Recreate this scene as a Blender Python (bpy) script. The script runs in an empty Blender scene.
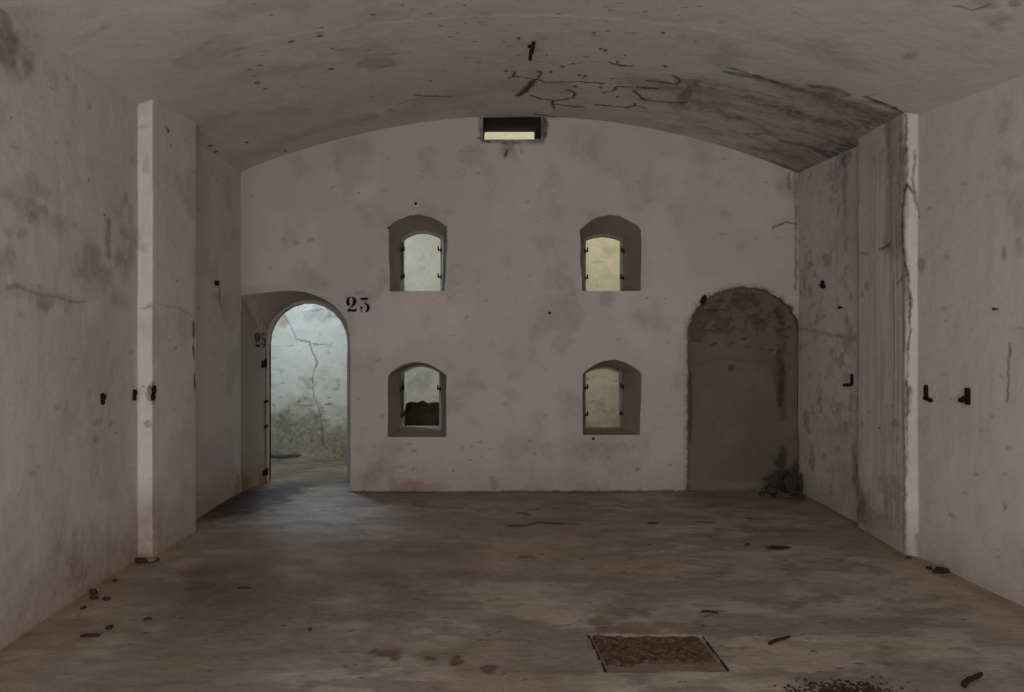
import bpy, bmesh, math, random
import numpy as np
from mathutils import Vector

sc = bpy.context.scene
C = sc.collection

# ------------------------------------------------------------------ camera, world, light
CAMZ = 1.5          # eye height
F = 700.0           # focal length in pixels of the 1024 px wide frame
PX, PY = 518.0, 338.0   # vanishing point of the room's long axis
cam_d = bpy.data.cameras.new('camera')
cam = bpy.data.objects.new('camera', cam_d)
C.objects.link(cam)
cam.location = (0, 0, CAMZ)
cam.rotation_euler = (math.pi / 2, 0, 0)
cam_d.sensor_width = 36.0
cam_d.lens = F / 1024 * 36.0
cam_d.shift_x = -(PX - 512) / 1024
cam_d.shift_y = -(346 - PY) / 1024
cam_d.clip_start = 0.05
sc.camera = cam

sc.view_settings.view_transform = 'Standard'
sc.view_settings.look = 'None'
sc.view_settings.gamma = 1.0
sc.view_settings.use_curve_mapping = False
sc.view_settings.exposure = 0.0

world = bpy.data.worlds.new('world')
sc.world = world
world.use_nodes = True
world.node_tree.nodes['Background'].inputs[0].default_value = (0.75, 0.85, 1.0, 1)
world.node_tree.nodes['Background'].inputs[1].default_value = 0.15


def area(name, loc, rot, sx, sy, power, col):
    d = bpy.data.lights.new(name, 'AREA')
    d.shape = 'RECTANGLE'
    d.size, d.size_y = sx, sy
    d.energy = power
    d.color = col
    o = bpy.data.objects.new(name, d)
    o.location = loc
    o.rotation_euler = rot
    C.objects.link(o)
    return o


R90 = math.pi / 2
# fill light added behind the camera, standing for daylight from an unseen opening
area('entrance_fill', (0.0, -1.15, 1.75), (R90, 0, 0), 4.4, 2.6, 110, (1.0, 0.945, 0.965))
# low upward fill light, added to brighten the vault
area('vault_fill', (0.0, -1.1, 0.25), (R90 + 0.75, 0, 0), 4.4, 0.45, 56, (1.0, 0.95, 0.95))
# daylight through the entrance of the gallery behind the far wall (left end)
area('gallery_daylight', (-3.95, 8.02, 1.65), (R90, 0, -R90 - 0.35), 0.9, 1.9, 9, (0.66, 0.84, 1.0))
# daylight through the gallery's high window, above the stretch seen through the doorway
area('gallery_window_daylight', (-2.85, 8.40, 2.85), (R90 - .42, 0, math.pi + 0.5), 0.5, 0.7, 54, (0.58, 0.74, 1.0))
# daylight falling through the light shaft in the gallery's roof
area('gallery_shaft_daylight', (-0.2, 8.0, 4.25), (0, 0, 0), 3.0, 0.9, 15, (1.0, 0.93, 0.68))
area('gallery_shaft_daylight', (1.7, 8.0, 4.25), (0, 0, 0), 1.0, 0.9, 30, (1.0, 0.93, 0.66))

# ------------------------------------------------------------------ plan of the room (metres)
YB = 6.84           # face of the far wall
YI = 7.29           # inner rim of the openings
YT = 7.39           # gallery side of the far wall
YG = 8.60           # gallery's outer wall
LEFT = [(-2.42, -1.5), (-2.45, 2.4), (-2.485, 3.35), (-2.595, 4.78), (-2.502, 4.785), (-2.497, 5.43), (-2.645, 5.44), (-2.705, YB)]
RIGHT = [(2.93, -1.5), (2.90, 2.4), (2.83, 3.88), (2.742, 4.80), (2.680, 4.85), (2.702, 5.56), (2.762, 5.60), (2.738, YB)]


def crown(y):
    return 3.67 - 0.035 * np.clip(YB - y, 0, 5)


def vault(x, y):
    R = 6.95
    x = np.clip(np.abs(x), 0, 3.2)
    return crown(y) - (R - np.sqrt(R * R - x * x))


# ------------------------------------------------------------------ noise in numpy
def _hash(ix, iy, seed):
    h = (ix.astype(np.int64) * 374761393 + iy.astype(np.int64) * 668265263 + seed * 144269504) & 0xFFFFFFFF
    h = ((h ^ (h >> 13)) * 1274126177) & 0xFFFFFFFF
    h = (h ^ (h >> 16)) & 0xFFFFFFFF
    return h.astype(np.float64) / 4294967295.0


def vnoise(x, y, seed):
    ix, iy = np.floor(x), np.floor(y)
    fx, fy = x - ix, y - iy
    fx = fx * fx * (3 - 2 * fx)
    fy = fy * fy * (3 - 2 * fy)
    a = _hash(ix, iy, seed); b = _hash(ix + 1, iy, seed)
    c = _hash(ix, iy + 1, seed); d = _hash(ix + 1, iy + 1, seed)
    return (a * (1 - fx) + b * fx) * (1 - fy) + (c * (1 - fx) + d * fx) * fy


def fbm(x, y, f=1.0, seed=1, octs=4):
    s = 0.0; a = 0.5; t = 0.0
    for k in range(octs):
        s = s + a * vnoise(x * f + 17.3 * k, y * f - 9.1 * k, seed + k * 7)
        t += a; a *= 0.55; f *= 2.03
    return s / t


def sstep(a, b, x):
    t = np.clip((x - a) / (b - a), 0, 1)
    return t * t * (3 - 2 * t)


# ------------------------------------------------------------------ materials
def mat_plaster(name, c1, c2, crack_shade=(.02, .014, .01), rust=(.13, .06, .022), damp_shade=(.12, .115, .105),
                earth=(.26, .16, .10), pale=(.62, .585, .55), moss_shade=(.045, .042, .03), rough=.9, scale=1.0,
                bump=.3, fine=.10, stretch=(1, 1, 1)):
    m = bpy.data.materials.new(name)
    m.use_nodes = True
    nt = m.node_tree
    N, L = nt.nodes, nt.links
    bsdf = N['Principled BSDF']
    bsdf.inputs['Roughness'].default_value = rough
    bsdf.inputs['Specular IOR Level'].default_value = 0.25
    geo = N.new('ShaderNodeNewGeometry')
    mp = N.new('ShaderNodeMapping'); mp.inputs['Scale'].default_value = stretch
    L.new(geo.outputs['Position'], mp.inputs['Vector'])

    def noise(sc_, det=6, ro=.6, dist=0.0):
        n = N.new('ShaderNodeTexNoise')
        n.inputs['Scale'].default_value = sc_ * scale
        n.inputs['Detail'].default_value = det
        n.inputs['Roughness'].default_value = ro
        n.inputs['Distortion'].default_value = dist
        L.new(mp.outputs[0], n.inputs['Vector'])
        return n.outputs['Fac']

    def mix(fac, a, b, mode='MIX'):
        x = N.new('ShaderNodeMix'); x.data_type = 'RGBA'; x.blend_type = mode
        for sock, v in ((x.inputs['Factor'], fac), (x.inputs['A'], a), (x.inputs['B'], b)):
            if hasattr(v, 'links'): L.new(v, sock)
            elif isinstance(v, tuple): sock.default_value = (*v, 1)
            else: sock.default_value = v
        return x.outputs['Result']

    def rng(v, a, b, lo=0.0, hi=1.0):
        r = N.new('ShaderNodeMapRange'); r.inputs[1].default_value = a; r.inputs[2].default_value = b
        r.inputs[3].default_value = lo; r.inputs[4].default_value = hi
        L.new(v, r.inputs[0]); return r.outputs[0]

    def math_(op, a, b):
        x = N.new('ShaderNodeMath'); x.operation = op
        for sock, v in ((x.inputs[0], a), (x.inputs[1], b)):
            if hasattr(v, 'links'): L.new(v, sock)
            else: sock.default_value = v
        return x.outputs[0]

    A = N.new('ShaderNodeAttribute'); A.attribute_name = 'wear_shade_a'
    B = N.new('ShaderNodeAttribute'); B.attribute_name = 'wear_shade_b'
    sa = N.new('ShaderNodeSeparateColor'); L.new(A.outputs['Color'], sa.inputs[0])
    sb = N.new('ShaderNodeSeparateColor'); L.new(B.outputs['Color'], sb.inputs[0])
    col = mix(rng(noise(1.1, 8, .62, .4), .38, .62), c1, c2)
    ragged = rng(noise(22, 6, .7), .25, .75, .45, 1.2)

    def lay(col, chan, c, rag=True):
        f = math_('MULTIPLY', chan, ragged) if rag else chan
        f = math_('MINIMUM', f, 1.0)
        return mix(f, col, c)
    col = lay(col, sb.outputs[1], pale)
    col = lay(col, sa.outputs[2], damp_shade)
    col = lay(col, sb.outputs[0], earth)
    col = lay(col, sb.outputs[2], moss_shade)
    col = lay(col, sa.outputs[1], rust)
    col = lay(col, sa.outputs[0], crack_shade, False)
    sp = rng(noise(55, 4, .75), .3, .7, 1 - fine, 1 + fine * .6)
    cc = N.new('ShaderNodeCombineColor')
    for k in range(3): L.new(sp, cc.inputs[k])
    col = mix(1.0, col, cc.outputs[0], 'MULTIPLY')
    L.new(col, bsdf.inputs['Base Color'])
    bp = N.new('ShaderNodeBump'); bp.inputs['Strength'].default_value = bump; bp.inputs['Distance'].default_value = .012
    h = math_('ADD', math_('MULTIPLY', noise(30, 6, .65), .6), noise(6, 5, .6))
    h = math_('SUBTRACT', h, math_('MULTIPLY', sa.outputs[0], .9))
    L.new(h, bp.inputs['Height'])
    L.new(bp.outputs[0], bsdf.inputs['Normal'])
    return m


def mat_simple(name, c1, c2, rough=.8, metal=0.0, sc_=25, bump=.4, pos=.5):
    m = bpy.data.materials.new(name); m.use_nodes = True
    nt = m.node_tree; N, L = nt.nodes, nt.links
    b = N['Principled BSDF']; b.inputs['Roughness'].default_value = rough; b.inputs['Metallic'].default_value = metal; b.inputs['Specular IOR Level'].default_value = .08
    tc = N.new('ShaderNodeTexCoord')
    n = N.new('ShaderNodeTexNoise'); n.inputs['Scale'].default_value = sc_; n.inputs['Detail'].default_value = 6
    n.inputs['Roughness'].default_value = .7
    L.new(tc.outputs['Object'], n.inputs['Vector'])
    r = N.new('ShaderNodeValToRGB')
    r.color_ramp.elements[0].position = pos - .14; r.color_ramp.elements[0].color = (*c1, 1)
    r.color_ramp.elements[1].position = pos + .14; r.color_ramp.elements[1].color = (*c2, 1)
    L.new(n.outputs['Fac'], r.inputs['Fac']); L.new(r.outputs[0], b.inputs['Base Color'])
    bp = N.new('ShaderNodeBump'); bp.inputs['Strength'].default_value = bump; bp.inputs['Distance'].default_value = .004
    L.new(n.outputs['Fac'], bp.inputs['Height']); L.new(bp.outputs[0], b.inputs['Normal'])
    return m


M_WALL = mat_plaster('old_whitewash', (.47, .42, .40), (.435, .41, .39), damp_shade=(.16, .15, .135))
M_SIDE = mat_plaster('old_whitewash_side', (.525, .497, .470), (.495, .472, .450), earth=(.33, .245, .175), rust=(.18, .115, .065), damp_shade=(.20, .18, .165))
M_CEIL = mat_plaster('vault_plaster', crack_shade=(.05, .033, .022), c1=(.52, .505, .475), c2=(.485, .474, .45), rust=(.17, .105, .052), earth=(.27, .205, .14), damp_shade=(.18, .17, .15), moss_shade=(.05, .048, .038))
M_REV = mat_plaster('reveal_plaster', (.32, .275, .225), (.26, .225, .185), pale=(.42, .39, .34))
M_CEM = mat_plaster('grey_cement_infill', (.150, .128, .096), (.122, .103, .078), crack_shade=(.015, .012, .01), pale=(.20, .17, .135), damp_shade=(.08, .064, .047), moss_shade=(.03, .025, .018), bump=.7)
M_FLOOR = mat_plaster('worn_concrete_floor', (.39, .325, .25), (.31, .26, .205), crack_shade=(.018, .012, .009), rust=(.11, .058, .03), damp_shade=(.105, .086, .072), earth=(.35, .25, .165), pale=(.42, .37, .31), moss_shade=(.16, .135, .085), rough=.5, bump=.5, stretch=(.55, 1.3, 1), fine=.2)
M_GAL = mat_plaster('gallery_limewash', (.66, .64, .58), (.58, .57, .50), crack_shade=(.07, .06, .05), damp_shade=(.24, .23, .19), moss_shade=(.12, .115, .07), earth=(.36, .30, .18), pale=(.74, .74, .70))
M_DARK = mat_plaster('broken_masonry', (.16, .12, .08), (.07, .055, .04), scale=3, fine=.4)
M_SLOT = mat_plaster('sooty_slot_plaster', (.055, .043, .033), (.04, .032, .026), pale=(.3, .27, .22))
M_IRON = mat_simple('rusted_iron', (.012, .009, .008), (.04, .02, .013), .85, .2, 60)
M_RUST = mat_simple('flaking_rust', (.045, .026, .017), (.15, .09, .055), .95, 0, 38, .9)
M_STONE = mat_simple('rubble', (.03, .026, .022), (.06, .05, .042), .95, 0, 18, .8)
M_DIRT = mat_simple('dark_debris', (.026, .018, .013), (.055, .039, .028), .95, 0, 40, .8)
M_WOOD = mat_simple('rotten_wood', (.018, .012, .009), (.036, .024, .016), .9, 0, 30, .6)
M_WHITE = mat_simple('white_plaster_crumb', (.5, .48, .44), (.7, .68, .62), .8, 0, 30, .3)
M_SLATE = mat_simple('bluish_grey_lump', (.045, .05, .058), (.075, .08, .09), .8, 0, 14, .6)
M_PAINT = mat_simple('black_stencil_paint', (.010, .008, .007), (.022, .018, .016), .8, 0, 60, .2)
M_PAINT2 = mat_simple('faded_stencil_paint', (.035, .028, .022), (.09, .075, .06), .85, 0, 60, .2)
M_FRAME = mat_plaster('pale_rebate', (.46, .43, .37), (.40, .37, .31))


# ------------------------------------------------------------------ object helpers
def tag(o, label=None, cat=None, group=None, kind=None):
    if label: o['label'] = label
    if cat: o['category'] = cat
    if group: o['group'] = group
    if kind: o['kind'] = kind
    return o


def mesh_obj(name, verts, faces, mat, parent=None, smooth=True):
    me = bpy.data.meshes.new(name)
    me.from_pydata([tuple(v) for v in verts], [], [tuple(f) for f in faces])
    me.materials.append(mat)
    if smooth: me.polygons.foreach_set('use_smooth', [True] * len(me.polygons))
    me.update()
    o = bpy.data.objects.new(name, me)
    C.objects.link(o)
    if parent: o.parent = parent
    return o


def bm_obj(name, bm, mat, parent=None, loc=(0, 0, 0), smooth=False):
    me = bpy.data.meshes.new(name); bm.to_mesh(me); bm.free()
    me.materials.append(mat)
    if smooth: me.polygons.foreach_set('use_smooth', [True] * len(me.polygons))
    o = bpy.data.objects.new(name, me); o.location = loc
    C.objects.link(o)
    if parent: o.parent = parent
    return o


def in_poly(x, y, poly):
    r = np.zeros(x.shape, bool)
    n = len(poly)
    for i in range(n):
        x1, y1 = poly[i]; x2, y2 = poly[(i + 1) % n]
        if y1 == y2: continue
        c = ((y1 > y) != (y2 > y)) & (x < (x2 - x1) * (y - y1) / (y2 - y1) + x1)
        r ^= c
    return r


def seg_dist(U, V, a, b):
    ax, ay = a; bx, by = b
    dx, dy = bx - ax, by - ay
    l2 = dx * dx + dy * dy + 1e-12
    t = np.clip(((U - ax) * dx + (V - ay) * dy) / l2, 0, 1)
    return np.hypot(U - ax - t * dx, V - ay - t * dy), t


class Surf:
    """A plaster surface as a dense grid in its own metric (u, v); wear and some painted light and shade are laid on it in metres."""

    def __init__(s, us, vs, pos, unproj, seed=0, disp=None, nrm=None):
        s.us, s.vs = np.asarray(us), np.asarray(vs)
        s.U, s.V = np.meshgrid(s.us, s.vs)
        s.pos, s.un, s.seed = pos, unproj, seed
        s.ch = {k: np.zeros(s.U.shape) for k in ('crack_shade', 'rust', 'damp_shade', 'earth', 'pale', 'moss_shade')}
        s.disp = np.zeros(s.U.shape)
        s.holes = []
        w = .012
        s.WU = s.U + w * (fbm(s.U, s.V, 14, seed + 50, 3) - .5) * 2 + .006 * (fbm(s.U, s.V, 60, seed + 70, 2) - .5) * 2
        s.WV = s.V + w * (fbm(s.U, s.V, 14, seed + 90, 3) - .5) * 2 + .006 * (fbm(s.U, s.V, 60, seed + 30, 2) - .5) * 2
        s.n1 = fbm(s.U, s.V, 9, seed + 3, 4)
        s.n2 = fbm(s.U, s.V, 28, seed + 5, 3)

    def _add(s, ch, m):
        s.ch[ch] = np.maximum(s.ch[ch], m)

    def line(s, ch, pts, w=.006, k=1.0, soft=1.0, brk=.35, raw=False):
        P = pts if raw else [s.un(*p) for p in pts]
        A_ = np.array(P); pad = w * 4 + .03
        i0, i1 = np.searchsorted(s.us, [A_[:, 0].min() - pad, A_[:, 0].max() + pad])
        j0, j1 = np.searchsorted(s.vs, [A_[:, 1].min() - pad, A_[:, 1].max() + pad])
        if i1 <= i0 or j1 <= j0: return
        q = (slice(j0, j1), slice(i0, i1))
        WU, WV = s.WU[q], s.WV[q]
        best = np.full(WU.shape, 9.0)
        for a, b in zip(P[:-1], P[1:]):
            d, t = seg_dist(WU, WV, a, b)
            best = np.minimum(best, d)
        ww = w * (.5 + 1.0 * s.n1[q])
        m = 1 - sstep(ww * .4, ww * (1 + soft), best)
        m = m * (1 - brk * sstep(.5, .7, s.n2[q]))
        s.ch[ch][q] = np.maximum(s.ch[ch][q], m * k)

    def poly(s, ch, pts, k=1.0):
        s._add(ch, in_poly(s.WU, s.WV, [s.un(*p) for p in pts]) * k)

    def blob(s, ch, x, y, rx, ry, k=1.0, rag=.8, soft=.35, f=None):
        u0, v0 = s.un(x, y)
        ua, _ = s.un(x - rx, y); ub, _ = s.un(x + rx, y)
        _, va = s.un(x, y - ry); _, vb = s.un(x, y + ry)
        ru, rv = max(abs(ub - ua) / 2, 1e-3), max(abs(vb - va) / 2, 1e-3)
        d = np.hypot((s.U - u0) / ru, (s.V - v0) / rv)
        n = s.n1 if f is None else fbm(s.U, s.V, f, s.seed + 11, 4)
        e = 1 - d + (n - .5) * 2 * rag
        s._add(ch, sstep(0, soft, e) * k * (d < 2.2))

    def streaks(s, ch, x0, y0, x1, y1, fu=18, fv=1.2, thr=.55, k=1.0, sw=.1, feather=.25, seed=0):
        u0, v0 = s.un(x0, y0); u1, v1 = s.un(x1, y1)
        lo, hi = min(u0, u1), max(u0, u1); vl, vh = min(v0, v1), max(v0, v1)
        n = fbm(s.U * fu, s.V * fv, 1, s.seed + seed + 200, 4)
        win = sstep(lo, lo + (hi - lo) * feather, s.U) * (1 - sstep(hi - (hi - lo) * feather, hi, s.U))
        win = win * sstep(vl, vl + (vh - vl) * feather, s.V) * (1 - sstep(vh - (vh - vl) * feather, vh, s.V))
        s._add(ch, sstep(thr, thr + sw, n * (.5 + .5 * win)) * win ** .4 * k)

    def specks(s, ch, n, x0, y0, x1, y1, r=(.004, .012), k=1.0, seed=0, el=2.0):
        rn = random.Random(s.seed * 31 + seed)
        for i in range(n):
            u0, v0 = s.un(rn.uniform(x0, x1), rn.uniform(y0, y1))
            a = rn.uniform(*r); b = a * rn.uniform(.4, 1)
            sel = (np.abs(s.U - u0) < 4 * a * el) & (np.abs(s.V - v0) < 4 * a)
            if not sel.any(): continue
            d = np.hypot((s.WU[sel] - u0) / (a * rn.uniform(1, el)), (s.WV[sel] - v0) / b)
            s.ch[ch][sel] = np.maximum(s.ch[ch][sel], (1 - sstep(.7, 1.5, d)) * k)

    def hole(s, poly):
        s.holes.append(poly)

    def build(s, name, mat, flip=False):
        U, V = s.U.copy(), s.V.copy()
        nv, nu = U.shape
        keep = np.ones((nv - 1, nu - 1), bool)
        cu = (U[:-1, :-1] + U[1:, 1:]) / 2; cv = (V[:-1, :-1] + V[1:, 1:]) / 2
        for poly in s.holes:
            ins = in_poly(cu, cv, poly)
            keep &= ~ins
        if s.holes:
            pad = np.zeros((nv + 1, nu + 1), int); pad[1:-1, 1:-1] = keep
            cnt = pad[:-1, :-1] + pad[1:, :-1] + pad[:-1, 1:] + pad[1:, 1:]
            for poly in s.holes:
                padh = np.zeros((nv + 1, nu + 1), int); padh[1:-1, 1:-1] = in_poly(cu, cv, poly)
                ch = padh[:-1, :-1] + padh[1:, :-1] + padh[:-1, 1:] + padh[1:, 1:]
                bnd = np.argwhere((ch > 0) & (cnt > 0))
                for j, i in bnd:
                    u, v = U[j, i], V[j, i]
                    best = (9, u, v)
                    n = len(poly)
                    for q in range(n):
                        ax, ay = poly[q]; bx, by = poly[(q + 1) % n]
                        dx, dy = bx - ax, by - ay
                        l2 = dx * dx + dy * dy
                        if l2 < 1e-12: continue
                        t = min(1, max(0, ((u - ax) * dx + (v - ay) * dy) / l2))
                        d = math.hypot(u - ax - t * dx, v - ay - t * dy)
                        if d < best[0]: best = (d, ax + t * dx, ay + t * dy)
                    U[j, i], V[j, i] = best[1], best[2]
        X, Y, Z = s.pos(U, V, s.disp)
        co = np.stack(np.broadcast_arrays(X, Y + 0 * U, Z + 0 * U), -1).reshape(-1, 3)
        idx = np.arange(nu * nv).reshape(nv, nu)
        q = np.stack([idx[:-1, :-1], idx[:-1, 1:], idx[1:, 1:], idx[1:, :-1]], -1)[keep]
        if flip: q = q[:, ::-1]
        me = bpy.data.meshes.new(name)
        nf = len(q)
        me.vertices.add(len(co)); me.vertices.foreach_set('co', co.ravel())
        me.loops.add(nf * 4); me.loops.foreach_set('vertex_index', q.ravel())
        me.polygons.add(nf)
        me.polygons.foreach_set('loop_start', np.arange(nf) * 4)
        me.polygons.foreach_set('loop_total', np.full(nf, 4))
        me.polygons.foreach_set('use_smooth', np.ones(nf, bool))
        me.update(calc_edges=True)
        for an, chs in (('wear_shade_a', ('crack_shade', 'rust', 'damp_shade')), ('wear_shade_b', ('earth', 'pale', 'moss_shade'))):
            at = me.color_attributes.new(an, 'FLOAT_COLOR', 'POINT')
            d = np.ones((nu * nv, 4))
            for k, c in enumerate(chs): d[:, k] = np.clip(s.ch[c], 0, 1).ravel()
            at.data.foreach_set('color', d.ravel())
        me.materials.append(mat)
        o = bpy.data.objects.new(name, me)
        C.objects.link(o)
        return o


def z6(pts, ox, oy, k):
    return [(ox + x / k, oy + y / k) for x, y in pts]


def axis(*spans):
    out = []
    for a, b, st in spans:
        n = max(1, int(round((b - a) / st)))
        out += [a + (b - a) * i / n for i in range(n)]
    out.append(spans[-1][1])
    return np.array(out)


# plane-facing surfaces -----------------------------------------------------------------
def un_plane(Y):
    return lambda x, y: ((x - PX) * Y / F, CAMZ + (PY - y) * Y / F)


def un_floor(x, y):
    Y = F * CAMZ / max(y - PY, 20)
    return ((x - PX) * Y / F, Y)


def un_vault(x, y):
    lo, hi = .8, 9.0
    for _ in range(40):
        Y = (lo + hi) / 2
        X = (x - PX) * Y / F; Z = CAMZ + (PY - y) * Y / F
        if Z > vault(X, Y): hi = Y
        else: lo = Y
    return ((x - PX) * Y / F, Y)


class Plan:
    def __init__(s, pts):
        s.p = np.array(pts, float)
        d = np.hypot(*np.diff(s.p, axis=0).T)
        s.c = np.concatenate([[0], np.cumsum(d)])

    def xy(s, u):
        return np.interp(u, s.c, s.p[:, 0]), np.interp(u, s.c, s.p[:, 1])

    def un(s, px, py):
        k = (px - PX) / F
        best = None
        for i in range(len(s.p) - 1):
            (x1, y1), (x2, y2) = s.p[i], s.p[i + 1]
            dx, dy = x2 - x1, y2 - y1
            den = dx - k * dy
            if abs(den) < 1e-9: continue
            t = (k * y1 - x1) / den
            if 0 <= t <= 1:
                Y = y1 + t * dy
                if Y > .5 and (best is None or Y < best[1]): best = (s.c[i] + t * (s.c[i + 1] - s.c[i]), Y)
        if best is None:
            d = np.where(s.p[:, 1] > .5, np.abs(s.p[:, 0] / s.p[:, 1] - k), 99); j = int(d.argmin())
            best = (s.c[j], s.p[j, 1])
        return best[0], CAMZ + (PY - py) * best[1] / F


PL, PR = Plan(LEFT), Plan(RIGHT)


def wall_pos(pl, sgn):
    def f(u, v, disp):
        X, Y = pl.xy(u)
        return X + sgn * disp, Y, v
    return f


# ------------------------------------------------------------------ outlines of the openings
def arch_outline(xl, xr, zb, zs, zt, n=14, semi=False, xbl=None, xbr=None, m=4, rag=0, seed=0):
    xbl = xl if xbl is None else xbl; xbr = xr if xbr is None else xbr
    P = []
    for i in range(m): P.append((xbl + (xl - xbl) * i / m, zb + (zs - zb) * i / m))
    for i in range(n + 1):
        a = math.pi * (1 - i / n)
        if semi: t = math.cos(a); h = math.sin(a)
        else: t = -1 + 2 * i / n; h = 1 - t * t
        P.append(((xl + xr) / 2 + t * (xr - xl) / 2, zs + (zt - zs) * h))
    for i in range(1, m + 1): P.append((xr + (xbr - xr) * i / m, zs + (zb - zs) * i / m))
    if rag:
        r = random.Random(seed)
        P = [(x + r.uniform(-rag, rag), z + (r.uniform(-rag, rag) if z > zb + .02 else 0)) for x, z in P]
    return P


def px_outline(Y, xl, xr, yb, ys, yt, **k):
    g = lambda x: (x - PX) * Y / F
    h = lambda y: CAMZ + (PY - y) * Y / F
    for q in ('xbl', 'xbr'):
        if k.get(q) is not None: k[q] = g(k[q])
    return arch_outline(g(xl), g(xr), h(yb), h(ys), h(yt), **k)


def scale_outline(P, d):
    cx = sum(p[0] for p in P) / len(P); cz = sum(p[1] for p in P) / len(P)
    out = []
    for x, z in P:
        l = math.hypot(x - cx, z - cz)
        out.append((x + (x - cx) / l * d, z + (z - cz) / l * d))
    return out


def loft(name, rings, mat, closed=True, parent=None, smooth=False, sub=3):
    """rings: list of (outline, y)"""
    full = []
    for (P, y), (Q, y2) in zip(rings[:-1], rings[1:]):
        n = sub if abs(y2 - y) > .1 else 1
        for k in range(n):
            t = k / n
            full.append([(p[0] + (q[0] - p[0]) * t, y + (y2 - y) * t, p[1] + (q[1] - p[1]) * t) for p, q in zip(P, Q)])
    P, y = rings[-1]
    full.append([(p[0], y, p[1]) for p in P])
    n = len(full[0]); V = [v for r in full for v in r]; Fc = []
    for r in range(len(full) - 1):
        for i in range(n if closed else n - 1):
            j = (i + 1) % n
            Fc.append((r * n + i, r * n + j, (r + 1) * n + j, (r + 1) * n + i))
    return mesh_obj(name, V, Fc, mat, parent, smooth)


OUT, INN = {}, {}
OUT[1] = px_outline(YB, 388.5, 447, 291, 227, 214.5, xbl=390, xbr=444.5, rag=.006, seed=1)
INN[1] = px_outline(YI, 403, 440.5, 291.5, 239, 232.5)
OUT[2] = px_outline(YB, 580, 641.5, 291, 230, 215, xbl=581.5, xbr=640, rag=.007, seed=2)
INN[2] = px_outline(YI, 586, 621, 291.5, 240, 236)
OUT[3] = px_outline(YB, 388, 446.5, 437, 376, 362.5, rag=.004, seed=3)
INN[3] = px_outline(YI, 403, 439, 427, 373, 367)
OUT[4] = px_outline(YB, 582.5, 641, 435, 374, 360, xbl=583, xbr=640, rag=.004, seed=4)
INN[4] = px_outline(YI, 586, 620, 427, 373.5, 369)
g = lambda x, Y=YB: (x - PX) * Y / F
h = lambda y, Y=YB: CAMZ + (PY - y) * Y / F


def rect(x0, x1, z0, z1, m=4):
    P = []
    for a, b in (((x0, z0), (x0, z1)), ((x0, z1), (x1, z1)), ((x1, z1), (x1, z0)), ((x1, z0), (x0, z0))):
        for i in range(m): P.append((a[0] + (b[0] - a[0]) * i / m, a[1] + (b[1] - a[1]) * i / m))
    return P


OUT[5] = rect(g(483), g(541), h(139.3), h(113.5))
INN[5] = rect(g(484, YI), g(534.5, YI), h(139, YI) - .02, h(129.2, YI))

# the open doorway: its left reveal is the side wall running on
door_px = [(350, 493), (350.3, 450), (350.3, 400), (350, 360), (349.3, 334), (346.5, 322), (341, 313), (334, 305.5), (325, 299.5), (316, 295.5), (305, 292), (293, 290.6), (280, 291), (267, 292.3), (254, 293.8), (241.2, 295.5)]
D_OUT = [(g(x), h(y)) for x, y in door_px]
D_OUT[0] = (D_OUT[0][0], 0.0)
D_OUT[-1] = (-2.705, D_OUT[-1][1])
nleft = 6
for i in range(1, nleft + 1): D_OUT.append((-2.705, D_OUT[15][1] * (1 - i / nleft)))
cxp, rp = (271 + 349.5) / 2, 39.25
gi = lambda x: (x - PX) * YT / F
hi_ = lambda y: CAMZ + (PY - y) * YT / F
D_IN = [(gi(349), 0), (gi(349), hi_(450)), (gi(349), hi_(400)), (gi(349), hi_(365))]
for i in range(12):
    a = math.pi * i / 11
    D_IN.append((gi(cxp + rp * math.cos(a)), hi_(343.5 - 40 * math.sin(a))))
for i in range(1, nleft + 1): D_IN.append((gi(271), D_IN[15][1] * (1 - i / nleft)))
D_RIM = [(x + (.05 if x > -2.1 else (-.03 if i > 12 else 0)), z * 1.0 + (.035 if 3 < i < 15 else 0)) for i, (x, z) in enumerate(D_IN)]

# blocked archway
B_OUT = px_outline(YB, 688.5, 793.5, 0, 333, 287.5, n=26, semi=True, m=14, rag=.012, seed=9)
B_OUT = [(x, max(0.0, z)) if False else (x, z) for x, z in B_OUT]
zs_b = h(333)
B_OUT = arch_outline(g(688.5), g(799.5), 0.0, h(336), h(287.5), n=26, semi=True, m=14, rag=.010, seed=9)

# ------------------------------------------------------------------ far wall
S = Surf(axis((-2.74, 2.77, .0105)), axis((0, 3.76, .0105)),
         lambda u, v, d: (u, YB - d, v), un_plane(YB), seed=11)
S.disp = .014 * (fbm(S.U, S.V, 1.6, 5, 3) - .5) * 2 * sstep(0, .3, S.V)
for k in OUT: S.hole(OUT[k])
S.hole(D_OUT); S.hole(B_OUT)
for a in ((690, 180, 12, 10), (728, 215, 10, 8), (722, 180, 9, 12), (370, 118, 16, 9), (418, 128, 10, 7), (366, 210, 14, 12), (420, 165, 8, 16),
          (300, 170, 14, 14), (600, 165, 9, 6), (650, 180, 8, 12), (505, 255, 14, 10), (545, 245, 12, 16), (640, 400, 12, 14), (470, 375, 15, 10),
          (370, 360, 9, 14), (530, 420, 14, 10), (470, 420, 18, 12), (610, 300, 7, 8), (740, 245, 9, 10), (290, 240, 12, 16), (560, 340, 16, 12)):
    S.blob('damp_shade', *a, k=.24, rag=1.3, soft=1.0)
S.blob('damp_shade', 605, 298, 5, 10, k=.35, rag=1)
n = fbm(S.U, S.V, 2.4, 77, 5)
S._add('damp_shade', sstep(.54, .74, n) * .30)
S._add('pale', sstep(.56, .72, fbm(S.U, S.V, 1.3, 93, 4)) * .35)
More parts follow.
